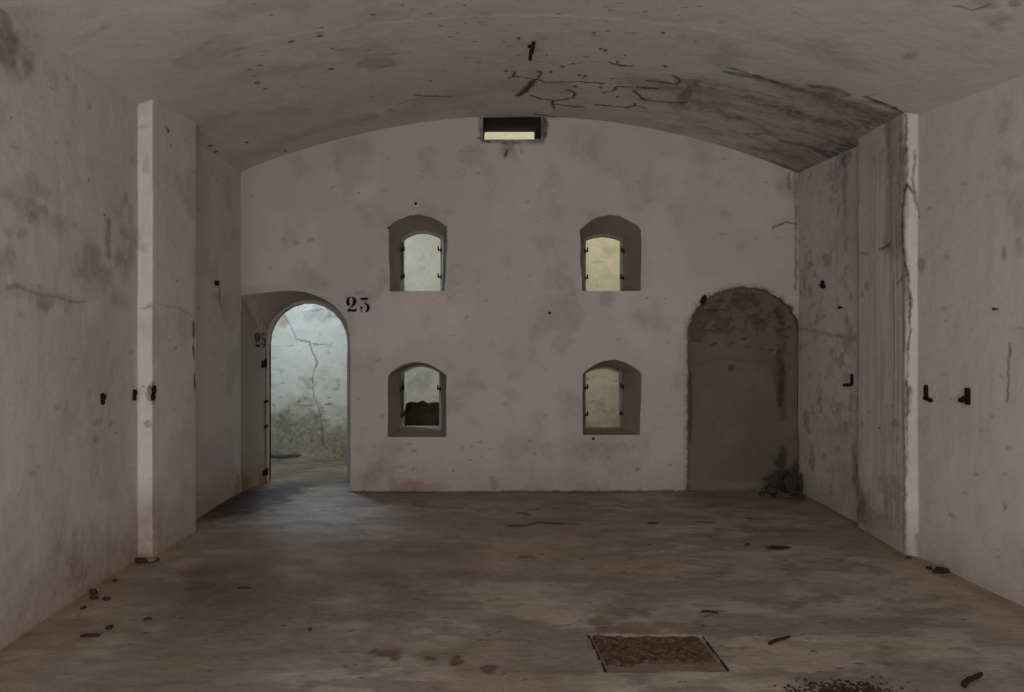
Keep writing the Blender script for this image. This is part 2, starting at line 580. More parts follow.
# rising dirt at the foot
foot = (1 - sstep(.02, .42, S.V + .25 * (n - .5)))
S._add('earth', foot * .38 * (S.U > -1.66))
S.blob('earth', 370, 480, 34, 22, k=.6, rag=.8, soft=1.1)
S.blob('earth', 420, 486, 75, 11, k=.85, rag=.7, soft=1)
S.blob('earth', 520, 470, 30, 10, k=.35, rag=1, soft=.8)
S.blob('earth', 600, 450, 40, 14, k=.3, rag=1, soft=.8)
S.blob('earth', 790, 186, 18, 16, k=.5, rag=.8, soft=.8)
S.blob('damp_shade', 495, 484, 6, 5, k=.5, rag=1)
S.line('crack_shade', [(352, 492), (430, 492.5), (520, 491.5), (688, 491)], .007, .75)
S.specks('rust', 26, 355, 440, 680, 488, r=(.006, .016), k=.5, seed=1)
S.specks('damp_shade', 90, 245, 150, 790, 480, r=(.006, .02), k=.5, seed=2)
S.specks('crack_shade', 30, 350, 140, 690, 470, r=(.003, .006), k=.7, seed=3)
# round the slot
S.line('crack_shade', [(478, 137), (484, 141), (491, 143)], .008, .8)
S.line('crack_shade', [(541, 115), (549, 116), (557, 116.5)], .012, 1)
S.blob('moss_shade', 543, 127, 6, 14, k=.9, rag=.9)
S.line('moss_shade', [(481.5, 118), (482, 138)], .02, .8)
S.line('moss_shade', [(484, 140.5), (510, 141.5), (540, 140.5)], .02, .7)
S.line('crack_shade', [(506.5, 150), (505, 156)], .010, .85)
S.line('crack_shade', [(519, 145), (522, 154)], .007, .6)
S.line('rust', [(513, 141), (514, 152)], .012, .35)
S.blob('rust', 512, 150, 18, 9, k=.35, rag=.8, soft=.8)
S.blob('earth', 512, 143, 30, 7, k=.6, rag=.8, soft=.8)
# right corner
S.line('crack_shade', z6([(275, 680), (310, 662), (345, 668)], 680, 0, 2.977), .008, .7)
S.line('rust', z6([(325, 515), (326, 560)], 680, 0, 2.977), .012, .6)
S.line('rust', [(780, 160), (797, 172)], .012, .5)
S.line('damp_shade', [(795.5, 175), (795.5, 290)], .012, .9)
# edge of the blocked arch
S.line('crack_shade', [(p[0], p[1] + 0) for p in B_OUT[:52]], .010, .8, raw=True, brk=.5)
S.line('damp_shade', B_OUT[:52], .035, .6, raw=True, brk=.9)
S.line('damp_shade', [(357, 293), (364, 292)], .014, .6)
S.line('damp_shade', [(390, 227), (388, 229)], .01, .6)
S.blob('damp_shade', 250, 291, 20, 4, k=.3)
wb = S.build('wall_back', M_WALL)
tag(wb, 'whitewashed far end wall with arched openings and a stencilled 23', 'wall', kind='structure')

# gallery side of the same wall
S2 = Surf(axis((-4.3, 3.2, .03)), axis((0, 4.4, .03)), lambda u, v, d: (u, YT, v), un_plane(YT), seed=12)
for k in INN: S2.hole([p for p in INN[k]])
S2.hole(D_IN)
wg = S2.build('wall_gallery_side', M_GAL, flip=True)
tag(wg, 'gallery face of the far end wall', 'wall', kind='structure')


# the embrasures
def pintle(parent, x, y, z, side):
    """iron hinge pin: stub out of the reveal with an upright pin and a wall plate"""
    bm = bmesh.new()
    def bx(cx, cy, cz, sx, sy, sz):
        r = bmesh.ops.create_cube(bm, size=1)
        for v in r['verts']: v.co = Vector((cx + v.co.x * sx, cy + v.co.y * sy, cz + v.co.z * sz))
    bx(side * .012, 0, 0, .035, .016, .016)
    bx(-side * .004, 0, 0, .010, .026, .045)
    r = bmesh.ops.create_cone(bm, cap_ends=True, segments=8, radius1=.009, radius2=.007, depth=.048)
    for v in r['verts']: v.co += Vector((side * .022, 0, .014))
    o = bm_obj('hinge_pin', bm, M_IRON, parent, (x, y, z))
    return o


names = {1: 'upper left', 2: 'upper right', 3: 'lower left', 4: 'lower right'}
pins = {1: [(402, 250, 1), (402, 277, 1), (440.5, 250, -1), (440.5, 277, -1)],
        2: [(585.5, 251, 1), (585.5, 278, 1), (623.5, 251, -1), (623, 278, -1)],
        3: [(401.5, 389, 1), (402, 415, 1), (440, 389, -1)],
        4: [(585.5, 388, 1), (585.5, 415, 1), (623, 387, -1), (622.5, 414, -1)]}
for k in (1, 2, 3, 4):
    zb_min = min(p[1] for p in INN[k])
    reb = [(x, max(z, zb_min)) for x, z in scale_outline(INN[k], .022)]
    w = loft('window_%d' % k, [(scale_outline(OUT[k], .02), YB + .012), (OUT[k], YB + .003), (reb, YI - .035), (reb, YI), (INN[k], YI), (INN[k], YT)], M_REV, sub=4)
    tag(w, 'small arched loophole window opening, %s of the four in the far wall' % names[k], 'window', kind='structure')
    for x, y, sd in pins[k]:
        Y = YI - .055
        pintle(w, (x - PX) * Y / F, Y, CAMZ + (PY - y) * Y / F, sd)
    # thin iron strip left along the shutter rebate
    def strip(xp, y0, y1):
        bm = bmesh.new(); r = bmesh.ops.create_cube(bm, size=1)
        Y = YI - .03
        za, zb_ = CAMZ + (PY - y1) * Y / F, CAMZ + (PY - y0) * Y / F
        for v in r['verts']: v.co = Vector((v.co.x * .008, v.co.y * .02, v.co.z * (zb_ - za)))
        bm_obj('rebate_strip', bm, M_IRON, w, ((xp - PX) * Y / F, Y, (za + zb_) / 2))
    if k == 1: strip(402.3, 243, 279)
    if k == 3: strip(402.3, 380, 418)
w5 = loft('window_5', [(scale_outline(OUT[5], .02), YB + .012), (OUT[5], YB + .003), (INN[5], YI), (INN[5], YT)], M_SLOT, sub=4)
tag(w5, 'low horizontal ventilation slot under the crown of the vault', 'window', kind='structure')

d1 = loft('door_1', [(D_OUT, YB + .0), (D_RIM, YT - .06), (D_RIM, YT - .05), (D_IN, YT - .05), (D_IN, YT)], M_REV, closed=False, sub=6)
tag(d1, 'open arched doorway at the left end of the far wall', 'door', kind='structure')
# wear on the reveal of the doorway is its own surface lying on the left side
PLR = Plan([(-2.705, YB), (D_RIM[18][0], YT - .06)])
# pale rim (rebate) round the inner arch
rim_i = scale_outline(D_IN, 0)
RIMO = [(x + (.038 if i < 4 else (-.045 if i > 15 else -.045 * -math.cos(math.pi * (i - 4) / 11) )), z + (0.04 * math.sin(math.pi * (min(max(i, 4), 15) - 4) / 11))) for i, (x, z) in enumerate(D_IN)]
rim = loft('door_rim', [(RIMO, YT - .055), (D_IN, YT - .085), (D_IN, YT - .005)], M_FRAME, closed=False, parent=d1)
for nm, x, y, sx, sz in (('hinge', 263.6, 364, .045, .075), ('hinge', 265.4, 472.5, .03, .06), ('hinge', 265.3, 402, .012, .022), ('hinge', 265.3, 427, .012, .022)):
    Y = 7.27
    bm = bmesh.new()
    r = bmesh.ops.create_cube(bm, size=1)
    for v in r['verts']: v.co = Vector((v.co.x * .03, v.co.y * sx * 2.2, v.co.z * sz))
    r = bmesh.ops.create_cone(bm, cap_ends=True, segments=8, radius1=.012, radius2=.010, depth=sz * 1.2)
    for v in r['verts']: v.co += Vector((.014, .02, .01))
    bmesh.ops.bevel(bm, geom=bm.edges[:], offset=.004, segments=1, affect='EDGES')
    bm_obj('hinge', bm, M_IRON, d1, ((x - PX) * Y / F, Y, CAMZ + (PY - y) * Y / F))

# cement infill of the blocked archway
SB = Surf(axis((1.60, 2.76, .009)), axis((0, 2.06, .009)), lambda u, v, d: (u, YB + .055 - d, v), un_plane(YB + .055), seed=21)
SB.disp = .02 * (fbm(SB.U, SB.V, 5, 31, 4) - .5) + .008 * (fbm(SB.U, SB.V, 30, 37, 3) - .5)
for a in ((715, 320, 26, 18), (700, 330, 14, 14), (735, 302, 30, 9), (760, 320, 20, 10)):
    SB.blob('damp_shade', *a, k=.85, rag=1.6, f=14)
for a in ((720, 345, 28, 18), (745, 380, 30, 14), (700, 400, 14, 20), (730, 440, 40, 20)):
    SB.blob('pale', *a, k=.28, rag=1.2, soft=1)
SB.line('damp_shade', [(779, 310), (782, 350), (776, 372), (783, 395), (781, 418)], .035, .9)
SB.line('moss_shade', [(776, 310), (784, 325)], .02, .9)
SB.line('moss_shade', [(778, 352), (782, 372), (780, 405)], .025, .9)
SB.line('pale', [(778, 345), (774, 353)], .02, .6)
SB.line('damp_shade', [(690, 366), (720, 358), (760, 362), (790, 352)], .012, .5)
SB.line('crack_shade', [(690, 372), (691, 400), (690, 440)], .014, .5)
SB.blob('moss_shade', 732, 368, 3, 3, k=.7)
SB.blob('moss_shade', 788, 482, 26, 24, k=1.0, rag=.45)  # darkness of the corner hole, painted onto the infill here and below
SB.blob('moss_shade', 781, 462, 11, 16, k=.9, rag=.6)
SB.line('pale', [(692, 484), (760, 486)], .03, .5)
SB.specks('moss_shade', 60, 690, 295, 790, 350, r=(.008, .025), k=.6, seed=4)
d2 = SB.build('door_2', M_CEM)
tag(d2, 'arched doorway at the right end of the far wall, blocked up with grey cement', 'door', kind='structure')
ed = loft('door_edge', [(scale_outline(B_OUT, .02), YB + .02), (B_OUT, YB + .002), (scale_outline(B_OUT, .004), YB + .075)], M_CEM, closed=False, parent=d2)

# ------------------------------------------------------------------ left wall
S = Surf(axis((0, 4.1, .08), (4.1, PL.c[3] - 1e-4, .0095), (PL.c[3], PL.c[4] - 1e-4, .013), (PL.c[4], PL.c[5] - 1e-4, .010), (PL.c[5], PL.c[6] - 1e-4, .03), (PL.c[6], PL.c[7], .0115)),
         axis((0, 3.5, .0105)), wall_pos(PL, 1), PL.un, seed=41)
S.disp = (.02 * (fbm(S.U, S.V, 1.5, 15, 3) - .5) + .006 * (fbm(S.U, S.V, 9, 19, 3) - .5)) * np.where((S.U > PL.c[3] - .02) & (S.U < PL.c[4] + .02), .4, 1)
n = fbm(S.U, S.V, 2.2, 78, 5)
S._add('earth', (1 - sstep(.0, .55, S.V + .6 * (n - .5))) * .9)
S._add('earth', (1 - sstep(.0, .16, S.V + .2 * (n - .5))) * 1.0)
S._add('damp_shade', sstep(.56, .75, fbm(S.U, S.V, 1.9, 61, 5)) * .28)
S._add('pale', sstep(.56, .75, fbm(S.U * 2, S.V, 1.2, 67, 4)) * .30)
S.ch['pale'] = np.maximum(S.ch['pale'], np.where((S.U > PL.c[3] - .004) & (S.U < PL.c[4] + .004), 1.0, 0) * sstep(.25, .6, S.V))  # pilaster front lightened: the light it catches is painted in
for a in ((125, 235, 16, 42, .6), (90, 262, 24, 26, .55), (35, 212, 44, 20, .5), (18, 235, 26, 16, .55), (42, 305, 24, 10, .75), (120, 300, 14, 8, .3), (40, 190, 30, 14, .45), (10, 260, 14, 20, .4), (128, 252, 8, 10, .5)):
    S.blob('earth', *a[:4], k=min(1, a[4] * 1.35), rag=1.0, soft=.8)
S.line('rust', z6([(20, 172), (60, 172), (110, 193), (150, 197), (200, 212), (260, 218)], 0, 230, 3.009), .007, .55)
S.line('earth', [(0, 288), (30, 292), (70, 302)], .03, .4)
S.line('damp_shade', [(107.5, 222), (108, 240), (108.5, 256)], .028, .75, brk=.1)
S.blob('damp_shade', 108, 240, 5, 19, k=.75, rag=.5, soft=.5)
S.blob('damp_shade', 30, 55, 32, 38, k=.45, rag=1, soft=1)
S.blob('moss_shade', 5, 45, 30, 40, k=.55, rag=.9, soft=1)  # vignette at the upper left, painted dark into the wall with the blob above
S.blob('damp_shade', 85, 180, 20, 50, k=.22, rag=1.2, soft=1)
S.blob('rust', 146, 165, 5, 14, k=.3, rag=1)
S.line('crack_shade', [(140, 309), (150, 307)], .006, .5)
S.line('crack_shade', [(163, 305), (180, 308), (193, 316)], .005, .35)
S.streaks('rust', 20, 520, 130, 620, fu=16, fv=1.6, thr=.52, k=.2)
S.streaks('damp_shade', 0, 60, 130, 500, fu=9, fv=.7, thr=.58, k=.15, seed=5)
S.blob('rust', 78, 570, 8, 16, k=.35, rag=1)
S.blob('earth', 225, 315, 16, 28, k=.5, rag=1, soft=1)
S.blob('rust', 219, 300, 4, 14, k=.25, rag=1, soft=.8)
S.blob('earth', 215, 170, 20, 20, k=.2, rag=1, soft=1)
for x, y0, y1 in ((193, 322, 338), (193, 345, 357), (194.3, 374, 390)):
    S.line('rust', [(x, y0), (x + .6, y1)], .013, .95)
    S.line('crack_shade', [(x, y0 + 3), (x + .5, y1 - 3)], .007, .8)
S.line('damp_shade', [(194, 128), (194.5, 520)], .008, .45)  # thin darker line down the far edge of the pilaster
S.specks('crack_shade', 26, 5, 60, 235, 480, r=(.004, .008), k=.6, seed=5)
S.specks('damp_shade', 60, 5, 60, 235, 520, r=(.008, .022), k=.5, seed=6)
S.line('rust', [(153, 385), (153, 401)], .02, .9)
S.blob('damp_shade', 148, 424, 4, 4, k=.7)
S.blob('rust', 150, 393, 3, 9, k=.9, rag=.5)
S.line('crack_shade', [(166, 126), (168, 131)], .012, .9)
S.poly('rust', [(236, 474), (240, 474), (240, 500), (234, 502)], .55)
wl = S.build('wall_left', M_SIDE)
tag(wl, 'stained whitewashed left wall with a shallow pilaster', 'wall', kind='structure')

# left reveal of the doorway with its faded stencil
SR = Surf(axis((0, PLR.c[-1], .0115)), axis((0, 1.96, .0115)), lambda u, v, d: (PLR.xy(u)[0] + .006 + d, PLR.xy(u)[1], v), PLR.un, seed=43)
SR._add('earth', 1 - sstep(.0, .35, SR.V + .3 * (fbm(SR.U, SR.V, 3, 7, 4) - .5)))
SR.blob('earth', 250, 310, 20, 22, k=.45, rag=.8, soft=1)
SR.blob('moss_shade', 258, 298, 26, 5, k=.3, rag=.8, soft=1)
SR.poly('rust', [(240.3, 474.5), (248, 475.5), (252.5, 488), (240.3, 497)], .55)
SR.line('crack_shade', [(265.8, 300), (265.8, 480)], .012, .55, brk=.8)
SR.line('moss_shade', [(264, 405), (265, 470)], .02, .5)
SR.blob('rust', 262, 478, 5, 8, k=.5)
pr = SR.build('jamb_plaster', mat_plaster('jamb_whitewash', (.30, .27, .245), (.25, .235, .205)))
pr.parent = d1

# ------------------------------------------------------------------ right wall
S = Surf(axis((0, 4.3, .08), (4.3, PR.c[3] - 1e-4, .0095), (PR.c[3], PR.c[4] - 1e-4, .008), (PR.c[4], PR.c[5] - 1e-4, .0105), (PR.c[5], PR.c[6] - 1e-4, .02), (PR.c[6], PR.c[7], .0115)),
         axis((0, 3.5, .0105)), wall_pos(PR, -1), PR.un, seed=51)
face = (S.U > PR.c[3] - .005) & (S.U < PR.c[4] + .005)
S.disp = (.018 * (fbm(S.U, S.V, 1.5, 25, 3) - .5) + .006 * (fbm(S.U, S.V, 9, 29, 3) - .5)) * np.where(face, .4, 1)
n = fbm(S.U, S.V, 2.2, 79, 5)
S._add('earth', (1 - sstep(.0, .42, S.V + .45 * (n - .5))) * .65)
S._add('damp_shade', sstep(.58, .78, fbm(S.U, S.V, 1.9, 63, 5)) * .25)
S.ch['pale'] = np.maximum(S.ch['pale'], np.where(face, 1.0, 0) * (.7 + .6 * (n - .4)))  # light falling on the pilaster front, put into its colour
# near bay
S.blob('rust', 1004, 125, 16, 24, k=.35, rag=.8, soft=.8)
S.blob('damp_shade', 1000, 160, 24, 40, k=.45, rag=1.2, soft=.9)
S.blob('damp_shade', 1010, 205, 20, 30, k=.35, rag=1.2, soft=.9)
S.blob('damp_shade', 1003, 253, 4, 10, k=.6, rag=.8)
S.blob('damp_shade', 922, 265, 4, 9, k=.7, rag=.8)
S.blob('damp_shade', 1018, 250, 6, 14, k=.4, rag=.8)
S.line('crack_shade', [(1009, 345), (1008, 370), (1006, 402)], .007, .6)
S.blob('earth', 925, 425, 10, 20, k=.35, rag=1, soft=1)
S.blob('damp_shade', 925, 480, 8, 50, k=.2, rag=1.2, soft=1)
S.streaks('damp_shade', 920, 120, 1020, 560, fu=12, fv=1.0, thr=.58, k=.12, seed=7)
S.specks('damp_shade', 26, 925, 150, 1020, 560, r=(.006, .018), k=.5, seed=7)
S.line('crack_shade', z6([(960, 120), (966, 145)], 680, 460, 2.977), .007, .5)
# pilaster front and arris
o5, k5 = (780, 150), 3.46
S.line('rust', z6([(437, 0), (440, 120), (425, 220), (428, 330), (436, 420), (445, 560)], *o5, k5), .011, .85)
S.line('crack_shade', z6([(442, 120), (422, 190), (425, 300), (432, 390), (448, 460), (450, 560), (448, 692)], *o5, k5), .006, .8)
S.line('crack_shade', z6([(443, 120), (465, 148)], *o5, k5), .008, .8)
S.line('crack_shade', z6([(468, 0), (462, 100), (470, 180), (482, 230)], *o5, k5), .006, .6)
S.line('crack_shade', z6([(410, 460), (445, 430)], *o5, k5), .007, .6)
o6, k6 = (780, 350), 3.145
S.line('rust', z6([(395, 100), (390, 200), (392, 400), (390, 520), (392, 640)], *o6, k6), .013, .85)
S.line('rust', z6([(402, 120), (398, 200)], *o6, k6), .018, .9)
S.line('crack_shade', z6([(403, 0), (400, 90), (402, 300)], *o6, k6), .005, .6)
S.line('crack_shade', z6([(430, 580), (428, 640)], *o6, k6), .006, .4)
# pilaster side: water stained bands
S.line('earth', [(892, 112), (893, 170)], .07, .8, soft=1.2, brk=.2)
S.line('rust', [(888, 116), (889, 150)], .03, .6)
S.line('rust', [(900, 112), (901, 160)], .02, .7)
S.line('crack_shade', [(906, 114), (906, 150)], .008, .7)
S.line('rust', z6([(378, 0), (382, 100), (375, 230), (372, 330)], *o5, k5), .030, .50, soft=1.6, brk=.3)
S.line('earth', z6([(400, 0), (402, 160), (398, 330)], *o5, k5), .07, .75, soft=1.4, brk=.3)
S.line('rust', z6([(415, 0), (413, 150), (418, 330)], *o5, k5), .014, .4)
S.line('moss_shade', z6([(428, 0), (432, 160), (430, 330), (432, 692)], *o5, k5), .02, .45)
S.streaks('rust', 876, 120, 908, 560, fu=55, fv=.8, thr=.52, k=.30, seed=1, feather=.1)
S.streaks('damp_shade', 858, 130, 908, 560, fu=40, fv=.9, thr=.54, k=.28, seed=2, feather=.1)
S.streaks('crack_shade', 890, 200, 908, 560, fu=80, fv=.6, thr=.58, k=.35, seed=3, feather=.1)
S.line('crack_shade', z6([(345, 345), (365, 340), (385, 318)], *o5, k5), .007, .7)
S.line('crack_shade', z6([(275, 355), (305, 362)], *o5, k5), .01, .4)
for p in ((300, 475), (285, 500), (325, 40), (330, 60), (352, 10)):
    x, y = z6([p], *o5, k5)[0]; S.blob('damp_shade', x, y, 3, 7, k=.5, rag=1)
for p in ((355, 175, 4, 5), (258, 235, 3, 4), (360, 232, 6, 5), (372, 280, 3, 8), (345, 450, 12, 12), (375, 430, 10, 20), (310, 530, 16, 10), (275, 560, 5, 8)):
    x, y = z6([p[:2]], *o6, k6)[0]; S.blob('damp_shade', x, y, p[2], p[3], k=.55, rag=1.3)
S.blob('moss_shade', 861, 500, 6, 38, k=.7, rag=.7, soft=.8)
S.blob('moss_shade', 857, 470, 3, 30, k=.6, rag=.7, soft=.8)
S.line('damp_shade', [(857, 140), (857, 520)], .008, .4)  # thin dark line down the corner behind the pilaster
S.streaks('earth', 858, 480, 906, 560, fu=40, fv=2, thr=.48, k=.6, seed=4, feather=.1)
# recess bay: peeling flakes
for a in ((827, 258, 5, 10, .75), (811, 262, 2, 6, .8), (809, 265, 2.5, 7, .7), (798, 258, 2, 6, .8), (804, 286, 2, 7, .7), (810, 291, 2, 8, .7), (815, 275, 2, 5, .7), (839, 207, 3, 9, .5),
          (836, 175, 9, 18, .55), (845, 185, 4, 40, .4), (820, 195, 2, 6, .3), (848, 330, 4, 14, .6), (846, 345, 5, 10, .55), (841, 362, 6, 12, .65), (846, 375, 4, 12, .5),
          (820, 404, 4, 8, .6), (806, 420, 3.5, 14, .65), (812, 463, 3, 13, .65), (811, 447, 3, 8, .5), (824, 458, 3, 6, .55), (843, 430, 9, 12, .6), (840, 408, 5, 9, .6), (850, 405, 3, 10, .6),
          (832, 470, 6, 8, .45), (845, 470, 6, 10, .45), (838, 450, 5, 5, .5), (828, 375, 3, 10, .45), (798, 470, 4, 7, .4), (850, 425, 3, 14, .5), (815, 340, 3, 7, .3)):
    S.blob('damp_shade', *a[:4], k=a[4], rag=.9, soft=.5, f=22)
n3 = fbm(S.U, S.V, 13, 133, 4)
rec = (S.U > PR.c[6])
S._add('damp_shade', sstep(.63, .68, n3) * .45 * rec * sstep(.25, .75, S.V) * (1 - sstep(2.1, 2.6, S.V) * .6))
S._add('moss_shade', sstep(.66, .74, fbm(S.U, S.V, 11, 143, 4)) * .25 * rec)
S.line('damp_shade', z6([(60, 620), (130, 628), (200, 645), (260, 652)], *o5, k5), .012, .7)
S.line('damp_shade', z6([(230, 580), (240, 640)], *o5, k5), .03, .5)
S.line('earth', z6([(200, 640), (260, 650)], *o5, k5), .03, .5)
S.line('rust', z6([(110, 80), (104, 100)], *o5, k5), .014, .6)
S.line('rust', z6([(60, 90), (60, 130)], *o5, k5), .01, .6)
S.blob('moss_shade', 845, 158, 9, 12, k=.75, rag=.8, soft=.7)
S.line('moss_shade', [(845, 165), (844, 230)], .03, .3)
S.line('moss_shade', [(799, 440), (799, 494)], .012, .6)
S.blob('moss_shade', 800, 485, 5, 14, k=1, rag=.6)  # blackness of the corner hole painted on across the side wall
S.specks('crack_shade', 14, 800, 180, 900, 520, r=(.004, .007), k=.7, seed=9)
wr = S.build('wall_right', M_SIDE, flip=True)
tag(wr, 'peeling whitewashed right wall with a rust-streaked pilaster', 'wall', kind='structure')

# ------------------------------------------------------------------ vault
S = Surf(axis((-3.05, 3.05, .009)), axis((-1.6, 2.4, .1), (2.4, 4.3, .009), (4.3, 6.86, .008)),
         lambda u, v, d: (u, v, vault(u, v) - d), un_vault, seed=61)
S.WU += .020 * (fbm(S.U, S.V, 22, 301, 3) - .5)
S.WV += .034 * (fbm(S.U, S.V, 22, 303, 3) - .5)
S.disp = .016 * (fbm(S.U, S.V, 1.4, 35, 3) - .5) + .005 * (fbm(S.U, S.V, 10, 39, 3) - .5)
n = fbm(S.U, S.V, 2.0, 80, 5)
S._add('damp_shade', sstep(.55, .75, n) * .30)
S._add('pale', sstep(.58, .75, fbm(S.U, S.V * 1.6, 1.6, 83, 5)) * .3)
a5 = (500, 30, 5.12)
cr = [[(50, 243), (80, 238), (130, 245), (190, 255), (230, 268), (330, 265), (410, 262), (470, 265), (530, 270)],
      [(75, 215), (72, 243)], [(210, 215), (185, 250), (160, 270)], [(160, 335), (210, 350), (270, 358), (330, 355), (375, 345), (385, 320), (350, 305)],
      [(270, 358), (275, 400)], [(270, 375), (340, 388), (440, 395)], [(490, 380), (560, 388), (640, 395), (685, 388), (690, 372)],
      [(690, 385), (750, 402)], [(520, 320), (580, 308), (600, 285), (680, 292)], [(720, 352), (800, 365), (880, 372), (950, 370)],
      [(690, 310), (740, 360)], [(885, 230), (915, 250), (925, 262), (900, 278), (850, 270), (760, 260)], [(330, 175), (400, 168), (500, 160), (560, 165)], [(175, 430), (230, 395), (270, 390)],
      [(180, 430), (290, 442)], [(30, 355), (100, 345)], [(560, 165), (620, 180), (670, 182)]]
for i, c in enumerate(cr):
    S.line('crack_shade', z6(c, *a5), .009 if i not in (12, 13, 15) else .004, .9 if i not in (12, 13, 15) else .4, brk=.12)
    if i not in (12, 13, 15): S.line('rust', z6(c, *a5), .018, .35, brk=.9)
S.line('crack_shade', z6([(170, 265), (145, 295), (125, 315), (90, 335)], *a5), .024, .95, brk=.1)
S.line('crack_shade', z6([(700, 293), (760, 295), (800, 300)], *a5), .016, .95)
S.line('rust', z6([(690, 300), (780, 303), (930, 300), (1020, 330)], *a5), .025, .55, soft=1.4)
S.line('earth', z6([(690, 260), (850, 280), (1020, 300)], *a5), .09, .5, soft=1.4)
S.blob('rust', 686, 94, 8, 13, k=.85, rag=.8)
S.line('rust', z6([(915, 255), (970, 262), (1020, 265)], *a5), .03, .6)
S.line('rust', z6([(950, 310), (1020, 300)], *a5), .035, .7)
S.line('rust', z6([(880, 380), (960, 350), (1020, 370)], *a5), .05, .45)
S.blob('pale', 665, 97, 18, 5, k=.4, rag=.8, soft=.8)
S.blob('earth', 680, 108, 12, 5, k=.6)
for p in ((600, 160), (640, 180), (845, 184), (515, 95), (540, 103), (832, 15), (262, 212), (318, 185), (375, 170), (435, 235), (405, 230), (575, 245), (515, 290), (480, 15), (95, 40), (30, 210), (200, 213), (385, 285), (600, 340)):
    x, y = z6([p], *a5)[0]
    S.blob('crack_shade', x, y, 2.6, 1.3, k=.8, rag=.7, f=40)
S.line('crack_shade', z6([(600, 168), (650, 182), (675, 184)], *a5), .008, .8)
# rust line of the transverse arch
a6 = (700, 50, 4.452)
S.line('rust', z6([(115, 97), (180, 108), (250, 125), (350, 148)], *a6), .022, .9)
S.line('crack_shade', z6([(130, 77), (200, 98), (260, 120), (350, 146)], *a6), .010, .7)
S.line('rust', z6([(250, 122), (350, 148), (480, 190), (560, 215), (640, 245)], *a6), .035, .9)
S.line('rust', z6([(560, 210), (650, 240), (740, 272), (830, 305), (900, 292)], *a6), .06, .8, soft=1.4)
S.line('earth', z6([(420, 180), (600, 240), (740, 290), (830, 310)], *a6), .13, .7, soft=1.4)
S.line('rust', z6([(500, 160), (560, 172), (610, 180), (655, 198)], *a6), .035, .75)
S.line('crack_shade', z6([(495, 160), (530, 166)], *a6), .008, .8)
S.line('crack_shade', z6([(740, 208), (800, 232), (850, 248), (900, 278), (930, 292)], *a6), .011, .9)
S.line('rust', z6([(770, 225), (860, 262), (910, 290)], *a6), .025, .8)
S.line('rust', z6([(750, 205), (790, 190)], *a6), .01, .4)
S.line('rust', z6([(360, 145), (430, 150)], *a6), .012, .5)
# water stains that fan across the haunch
for pts, w, k, c in (([(0, 150), (150, 185), (330, 230), (420, 260)], .10, .5, 'earth'), ([(0, 190), (200, 215), (400, 275), (560, 320)], .05, .42, 'rust'),
                  ([(0, 240), (120, 240), (300, 290)], .05, .5, 'rust'), ([(0, 270), (150, 290), (260, 330), (330, 380)], .02, .5, 'rust'),
                  ([(380, 265), (480, 300), (620, 330), (700, 350)], .07, .6, 'moss_shade'), ([(520, 430), (620, 420), (690, 400)], .06, .7, 'moss_shade'),
                  ([(600, 470), (660, 460), (690, 440)], .10, 1, 'moss_shade'), ([(210, 375), (290, 370), (340, 380)], .02, .7, 'rust'),
                  ([(360, 405), (430, 420), (500, 440), (590, 470)], .03, .8, 'rust'), ([(250, 440), (330, 450), (420, 480), (510, 515)], .03, .6, 'rust'),
                  ([(330, 500), (380, 520), (440, 540), (510, 512)], .03, .7, 'rust'), ([(180, 175), (360, 215)], .012, .6, 'rust'),
                  ([(700, 330), (790, 320)], .06, .6, 'moss_shade'), ([(0, 260), (60, 250), (130, 300), (220, 310)], .02, .7, 'rust')):
    S.line(c, z6(pts, *a6), w, k, soft=1.5, brk=.6)
S.line('rust', z6([(480, 520), (500, 505), (520, 515)], *a6), .02, .7)
# mottled wet zone
zone = sstep(.6, 1.5, S.U) * sstep(5.0, 5.3, S.V + .15 * (S.U - 2))
nz = fbm(S.U * .9, S.V * 2.6, 3.2, 97, 5)
S._add('earth', sstep(.48, .66, nz) * .35 * zone)
S._add('rust', sstep(.56, .68, fbm(S.U * 1.2, S.V * 4, 4.0, 99, 5)) * .2 * zone)
S._add('damp_shade', sstep(.5, .65, fbm(S.U * 1.2, S.V * 2, 5.0, 101, 5)) * .3 * zone)
S._add('crack_shade', sstep(.68, .74, fbm(S.U * 1.5, S.V * 5, 7.0, 103, 4)) * .35 * zone)
S._add('moss_shade', sstep(2.0, 2.6, S.U) * zone * .35)
# faint arcs left by the shuttering
S.line('pale', [(215, 53), (250, 42), (330, 28), (420, 20), (510, 15), (620, 20), (700, 29), (760, 42), (805, 54)], .013, 1, brk=.6)
S.line('pale', [(835, 32), (870, 12), (900, 2)], .015, .3)
S.line('pale', [(760, 15), (790, 0)], .015, .3)
S.line('pale', [(930, 78), (970, 62), (1000, 42)], .02, .3)
for a in ((910, 55, 10, 9), (1000, 20, 26, 26), (985, 2, 26, 8), (380, 60, 26, 12), (370, 118, 14, 9)):
    S.blob('damp_shade', *a, k=.5, rag=1, soft=.8)
S.blob('rust', 1014, 4, 10, 5, k=.6)
S.line('crack_shade', [(955, 4), (972, 9), (990, 4)], .006, .6)
S.blob('moss_shade', 8, 30, 45, 34, k=.55, rag=.8, soft=1)  # vignette of the same corner, darkened into the vault colour
S.blob('moss_shade', 25, 50, 18, 14, k=.4, rag=1, soft=1)
S.line('crack_shade', [(47, 49), (55, 51)], .008, .7)
for p in ((248, 70), (260, 65), (257, 83), (265, 89), (216, 152), (210, 146), (246, 142), (285, 151), (291, 41), (322, 27), (320, 35), (331, 68)):
    S.blob('crack_shade', p[0], p[1], 3.5, 1.4, k=.7, rag=.8, f=30)
S.line('crack_shade', z6([(155, 268), (195, 266)], 340, 0, 3.009), .005, .5)
S.line('crack_shade', z6([(230, 285), (280, 290), (330, 290)], 340, 0, 3.009), .009, .8)
